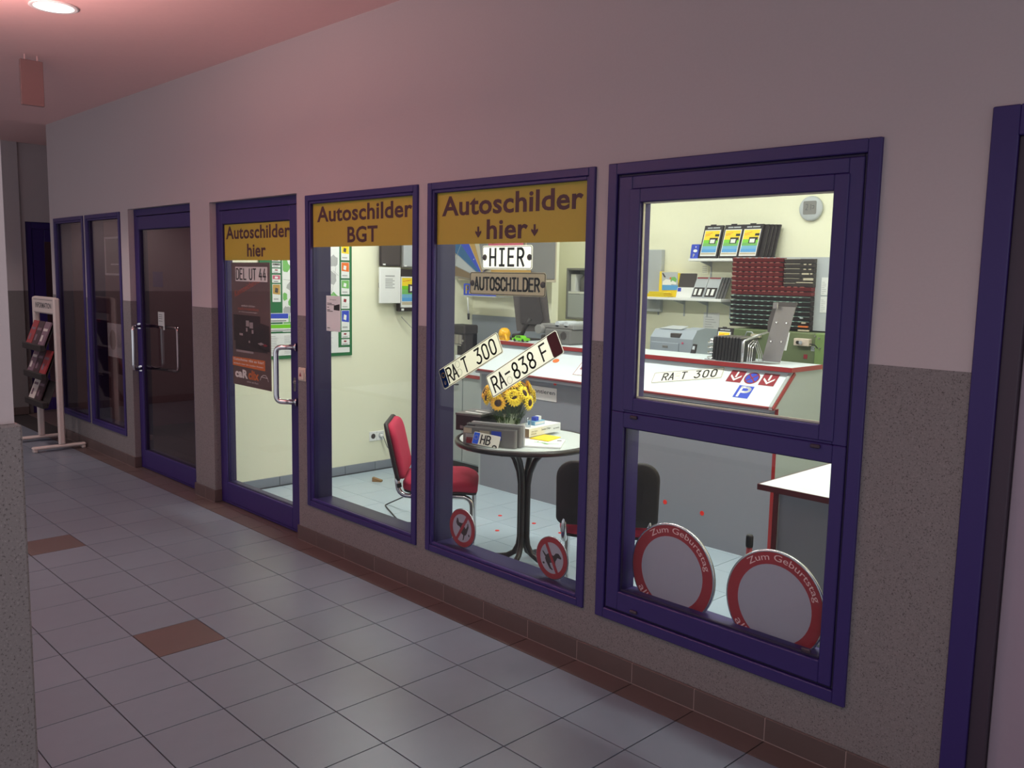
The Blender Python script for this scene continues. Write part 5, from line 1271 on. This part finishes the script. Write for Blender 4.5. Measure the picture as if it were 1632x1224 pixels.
# folded newspapers on edge, the little HB plate, magazine, box, glasses
nd = Vector((.922, .385, 0)); nq = Vector((-.385, .922, 0))
def newspaper(label, off, L, H, th, mats, sh):
    o = Vector((.332, .345, TZ+.001))+nq*off+nd*sh
    t = thing('newspaper', label, 'newspaper', o, group='folded newspapers')
    P = [(0, 0), (L-th/2, 0)]+arc(L-th/2, th/2, th/2, th/2, -90, 90, 8)[1:]+[(0, th), (0, th-.005)]+[(L-th/2, th-.005)]+list(reversed(arc(L-th/2, th/2, th/2-.005, th/2-.005, -90, 90, 8)))[1:]+[(0, .005)]
    m = MB(); m.prism(P, o, nd, nq, Vector((0, 0, H))); m.build('sheets', mats[0], t)
    m = MB(); mm = [(.004, .052, .066, .094, 2), (.015, .07, .030, .062, 1), (.10, .16, .05, .085, 2), (.17, .23, .04, .088, 3), (.02, .09, .008, .042, 4), (.24, .30, .05, .085, 1), (.27, .30, .012, .048, 4)]
    for a, b, c, d, k in mm:
        if b < L-th/2: m.add([o+nd*u+Vector((0, 0, v*H/.1))-nq*.0006 for u, v in ((a, c), (b, c), (b, d), (a, d))], [(0, 1, 2, 3)], k-1)
    m.build('print', mats[1:], t)
newspaper('folded newspaper standing on edge behind the little HB plate', 0, .315, .098, .030, ('grey', 'paper_grey', 'beige', 'blue', 'sign_red'), .0)
newspaper('folded newspaper standing on edge between two other newspapers', .034, .325, .112, .026, ('grey', 'paper_grey', 'ink', 'ink', 'paper_grey'), .005)
newspaper('folded newspaper standing on edge against the sunflower pot', .064, .315, .118, .024, ('paper_grey', 'ink', 'grey', 'ink', 'grey'), .02)
t = thing('license_plate', 'small white plate reading HB with blue band at the table edge', 'license plate', (.405, .335, TZ))
g = -.10; hu = nd*math.cos(g)+Vector((0, 0, math.sin(g))); hz = Vector((0, 0, math.cos(g)))-nd*math.sin(g)+nq*.35
ho = Vector((.405, .352, .752)) + nq*-.016
m = MB(); m.prism(rrect(.158, .062, .006), ho, hu, hz, nq*.002); m.build('sheet', 'plate_lit', t)
m = MB(); m.prism(rrect(.034, .058, .004), ho+hu*.002+hz*.002, hu, hz, -nq*.0006)
m.build('blue_band', 'eu_blue_lit', t)
m = MB()
for k in range(12): m.prism([(x, y) for x, y in arc(.019+.011*math.cos(k*PI/6), .036+.011*math.sin(k*PI/6), .0014, .0014, 0, 300, 5)], ho-nq*.0007, hu, hz, -nq*.0004)
m.build('star_ring', 'yellow', t)
m = MB(); plate_text(m, 'HB', ho, hu, hz, .050, .009, .043, .032, .0065, .001); m.stroke([arc(.136, .003, .011, .008, 0, 180, 8)], ho, hu, hz, .006, .001); m.build('lettering', 'plate_black', t)
t = thing('magazine', 'white magazine with a green sprig on the cover lying on the table', 'magazine', (.65, .65, TZ))
d1_ = Vector((.81, .59, 0)); d1_.normalize(); d2_ = Vector((-.59, .81, 0)).normalized()
o = Vector((.560, .505, TZ+.001))
m = MB(); m.prism([(0, 0), (.26, 0), (.26, .24), (0, .24)], o, d1_, d2_, (0, 0, .009)); m.build('pages', 'white', t)
m = MB(); o2 = o+Vector((0, 0, .0092))
m.stroke([[(.10, .12), (.14, .10), (.20, .085), (.24, .09)], [(.14, .10), (.16, .13)], [(.16, .095), (.17, .07)], [(.12, .11), (.12, .14)]], o2, d1_, d2_, .005, .0005, 0)
m.prism([(.15, .08), (.18, .06), (.19, .075), (.165, .09)], o2, d1_, d2_, (0, 0, .0005), 0); m.prism([(.02, .05), (.05, .05), (.05, .09), (.02, .09)], o2, d1_, d2_, (0, 0, .0005), 1); m.prism([(.22, .18), (.245, .18), (.245, .2), (.22, .2)], o2, d1_, d2_, (0, 0, .0005), 2)
m.build('cover_print', ['leaf_green', 'paper_grey', 'ink'], t)
t = thing('leaflet', 'yellow leaflet sticking out under the white box on the table', 'leaflet', (.6, .8, TZ))
m = MB(); m.prism([(0, 0), (.13, .02), (.12, .17), (0, .16)], (.49, .705, TZ+.0105), UX, (-.2, .98, 0), (0, 0, .004)); m.build('sheet', 'yellow', t)
t = thing('box', 'flat white carton with brown ends lying on the table', 'box', (.41, .87, TZ))
bd = Vector((-.15, .99, 0)).normalized(); bq = Vector((-.99, -.15, 0)); o = Vector((.478, .712, TZ+.015))
m = MB(); m.prism([(0, 0), (.145, 0), (.145, .315), (0, .315)], o, bq, bd, (0, 0, .048)); m.build('carton', 'white', t)
m = MB(); m.prism([(0, 0), (.145, 0), (.145, .046), (0, .046)], o-bd*.0006+Vector((0, 0, .001)), bq, UZ, -bd*.0006); m.build('end_flap', 'brown_metal', t)
m = MB(); e = o-bq*.0008
put_text(m, 'Sweet Chips', e, bd, UZ, .12, .21, .022, .036, 0, .01, .0004); put_text(m, 'zehn Stück', e, bd, UZ, .02, .08, .026, .034, 0, 0, .0004); put_text(m, 'Inhalt', e, bd, UZ, .02, .07, .012, .02, 0, 0, .0004); put_text(m, 'zu zweit', e, bd, UZ, .24, .30, .018, .028, 0, 0, .0004); m.build('print', 'ink', t)
for dx, dy, lab in ((.05, .10, 'small clear glass in front of the blue and white packet'), (.055, .155, 'small clear glass half hidden by the sunflower pot')):
    pass
t = thing('drinking_glass', 'small clear glass standing on the white carton', 'glass', (.44, .77, TZ+.063))
gp = o+bq*.045+bd*.05+Vector((0, 0, .048))
MB().lathe([(0, .001), (.016, .001), (.020, .052), (.0185, .052), (.015, .006), (0, .005)], gp, 20).build('tumbler', 'cup_glass', t, smooth=True)
t = thing('packet', 'white and blue packet lying on the white carton', 'box', (.42, .87, TZ+.063))
pp_ = o+bq*.045+bd*.115+Vector((0, 0, .0482))
m = MB(); m.prism([(0, 0), (.05, 0), (.05, .10), (0, .10)], pp_, bq, bd, (0, 0, .024)); m.build('carton', 'pale_blue', t)
m = MB(); m.prism([(.0, .004), (.016, .004), (.016, .096), (0, .096)], pp_-bq*.0005+Vector((0, 0, .004)), UZ, bd, -bq*.0006); m.build('label', 'paper', t)
t = thing('packet', 'tiny purple and white packet on top of the pale blue one', 'box', (.42, .87, TZ+.09))
m = MB(); m.prism([(0, 0), (.03, 0), (.03, .03), (0, .03)], pp_+bq*.008+bd*.02+Vector((0, 0, .0245)), bq, bd, (0, 0, .022)); m.build('lid', 'blue', t)
m = MB(); m.prism([(0, 0), (.03, 0), (.03, .025), (0, .025)], pp_+bq*.008+bd*.0505+Vector((0, 0, .0245)), bq, bd, (0, 0, .024)); m.build('carton', 'paper', t)
t = thing('case', 'black case with two white strips on its lid at the back of the table', 'case', (.06, .72, TZ))
cd = Vector((.96, .28, 0)).normalized(); cq = Vector((-.28, .96, 0)).normalized(); o = Vector((-.03, .60, TZ+.002))
m = MB(); m.prism([(0, 0), (.175, 0), (.175, .20), (0, .20)], o, cd, cq, (0, 0, .092)); m.build('body', 'black', t)
m = MB(); m.prism([(-.003, -.003), (.178, -.003), (.178, .203), (-.003, .203)], o+Vector((0, 0, .092)), cd, cq, (0, 0, .012)); m.build('lid', 'mid_grey', t)
m = MB()
for k in (0, 1): m.prism([(.03+.03*k, .05+.07*k), (.16+.01*k, .03+.07*k), (.16+.01*k, .05+.07*k), (.03+.03*k, .07+.07*k)], o+Vector((0, 0, .1042)), cd, cq, (0, 0, .001))
m.build('white_strip', 'paper', t)
m = MB(); m.prism([(.03, .012), (.05, .012), (.05, .03), (.03, .03)], o-cq*.0006, cd, UZ, -cq*.0006); m.build('label', 'grey', t)

# ------------------------------------------------------------------ chairs
def make_chair(label, loc, rot):
    """visitor chair in its own frame, facing +x"""
    t = thing('visitor_chair', label, 'chair', (loc[0], loc[1], 0), rot)
    # seat: padded, rounded corners, front edge rolled down
    def pad(outline, prof, fn):
        V = []; F = []; n = len(outline)
        for s_, h in prof: V += [fn(u*s_, v*s_, h) for u, v in outline]
        for i in range(len(prof)-1): F += [(i*n+k, i*n+(k+1) % n, (i+1)*n+(k+1) % n, (i+1)*n+k) for k in range(n)]
        F += [tuple(reversed(range(n))), tuple(range((len(prof)-1)*n, len(prof)*n))]
        m = MB(); m.add(V, F); return m
    seat_o = [(x-.215, y-.225) for x, y in rrect(.43, .45, .09, 6)]
    fs_ = lambda u, v, h: (u, v, .435+h-.55*max(0, u-.10)**2*3)
    pad(seat_o, ((.95, .0), (.99, .004), (1, .012), (1, .038), (.97, .052), (.88, .060), (.5, .064)), fs_).build('seat', 'red_fabric', t, smooth=True, local=True)
    pad(seat_o, ((.90, -.016), (.97, -.012), (.985, .0)), fs_).build('seat_shell', 'black', t, smooth=True, local=True)
    back_o = [(x-.235, z-.16) for x, z in arc(.435, .035, .035, .035, -90, 0, 5)+arc(.385, .235, .085, .085, 0, 90, 6)+arc(.085, .235, .085, .085, 90, 180, 6)+arc(.035, .035, .035, .035, 180, 270, 5)]
    fb_ = lambda s: (lambda u, v, h: (-.245-.22*(v+.16)+s*h+.35*u*u, u, .655+v))
    pad(back_o, ((.90, .0), (.955, .008), (.955, .026), (.92, .038), (.8, .046), (.4, .048)), fb_(1)).build('backrest', 'red_fabric', t, smooth=True, local=True)
    pad(back_o, ((1.0, .006), (1.02, .0), (1.01, -.010), (.95, -.018), (.7, -.021)), fb_(1)).build('back_shell', 'soft_black', t, smooth=True, local=True)
    def bend(P, rad=.045):
        P = [Vector(p) for p in P]; out = [P[0]]
        for i in range(1, len(P)-1):
            a = (P[i-1]-P[i]).normalized()*rad; b = (P[i+1]-P[i]).normalized()*rad
            for k in range(6):
                q = k/5; out.append((P[i]+a)*(1-q)**2+2*P[i]*q*(1-q)+(P[i]+b)*q*q)
        return out+[P[-1]]
    for s in (-1, 1):
        m = MB(); m.tube(bend([(-.246, s*.2, .58), (-.234, s*.2, .405), (.185, s*.2, .405), (.190, s*.2, .014), (-.22, s*.2, .014)], .065), .0140, 12); m.build('side_frame', 'chrome', t, smooth=True, local=True)
        for x in (-.20, .10):
            m = MB(); m.cham(x-.02, x+.02, s*.2-.012, s*.2+.012, 0, .012, .002); m.build('glide', 'black', t, local=True)
        m = MB(); m.cyl((-.234, s*.2, .478), (-.230, s*.2, .455), .0165, n=12); m.build('sleeve', 'black', t, local=True)
    for x in (-.12, .12):
        m = MB(); m.tube([(x, -.2, .410), (x, .2, .410)], .009, 10); m.build('cross_bar', 'chrome', t, smooth=True, local=True)
    return t
make_chair('red upholstered visitor chair seen from its side, facing the round table', (.0, .470), math.radians(47))
make_chair('visitor chair seen from behind with black back shell and red seat', (1.20, .545), math.radians(129.6))

# ------------------------------------------------------------------ desk at the right, red post
t = thing('desk', 'white desk with dark red edges standing right of the counter', 'desk', (2.3, 1.2, 0))
MB().box(1.909, 2.90, .760, 1.80, .715, .740).build('desk_top', 'counter_white', t)
m = MB(); m.box(1.903, 2.90, .754, .760, .714, .7405); m.box(1.903, 1.909, .760, 1.80, .714, .7405); m.build('red_edging', 'dark_red', t)
for x in (1.962, 2.86):
    MB().box(x, x+.022, .806, 1.78, 0, .714).build('side_panel', 'counter_side', t)
    MB().box(x-.001, x+.023, .800, .806, 0, .714).build('red_edge_strip', 'dark_red', t)
MB().box(1.985, 2.86, .815, .833, .05, .714).build('modesty_panel', 'counter_grey', t)
t = thing('barrier_post', 'slim red post with a black cap behind the right birthday sign', 'post', (2.056, .45, 0))
MB().lathe([(.06, 0), (.062, .006), (.05, .014), (.013, .018)], (2.056, .45, 0), 24).build('foot', 'black', t, smooth=True)
MB().lathe([(.0125, .016), (.0125, .545), (0, .545)], (2.056, .45, 0), 16).build('pole', 'sign_red', t, smooth=True)
MB().lathe([(.0145, .543), (.0155, .55), (.0155, .588), (.012, .596), (0, .597)], (2.056, .45, 0), 16).build('cap', 'black', t, smooth=True)
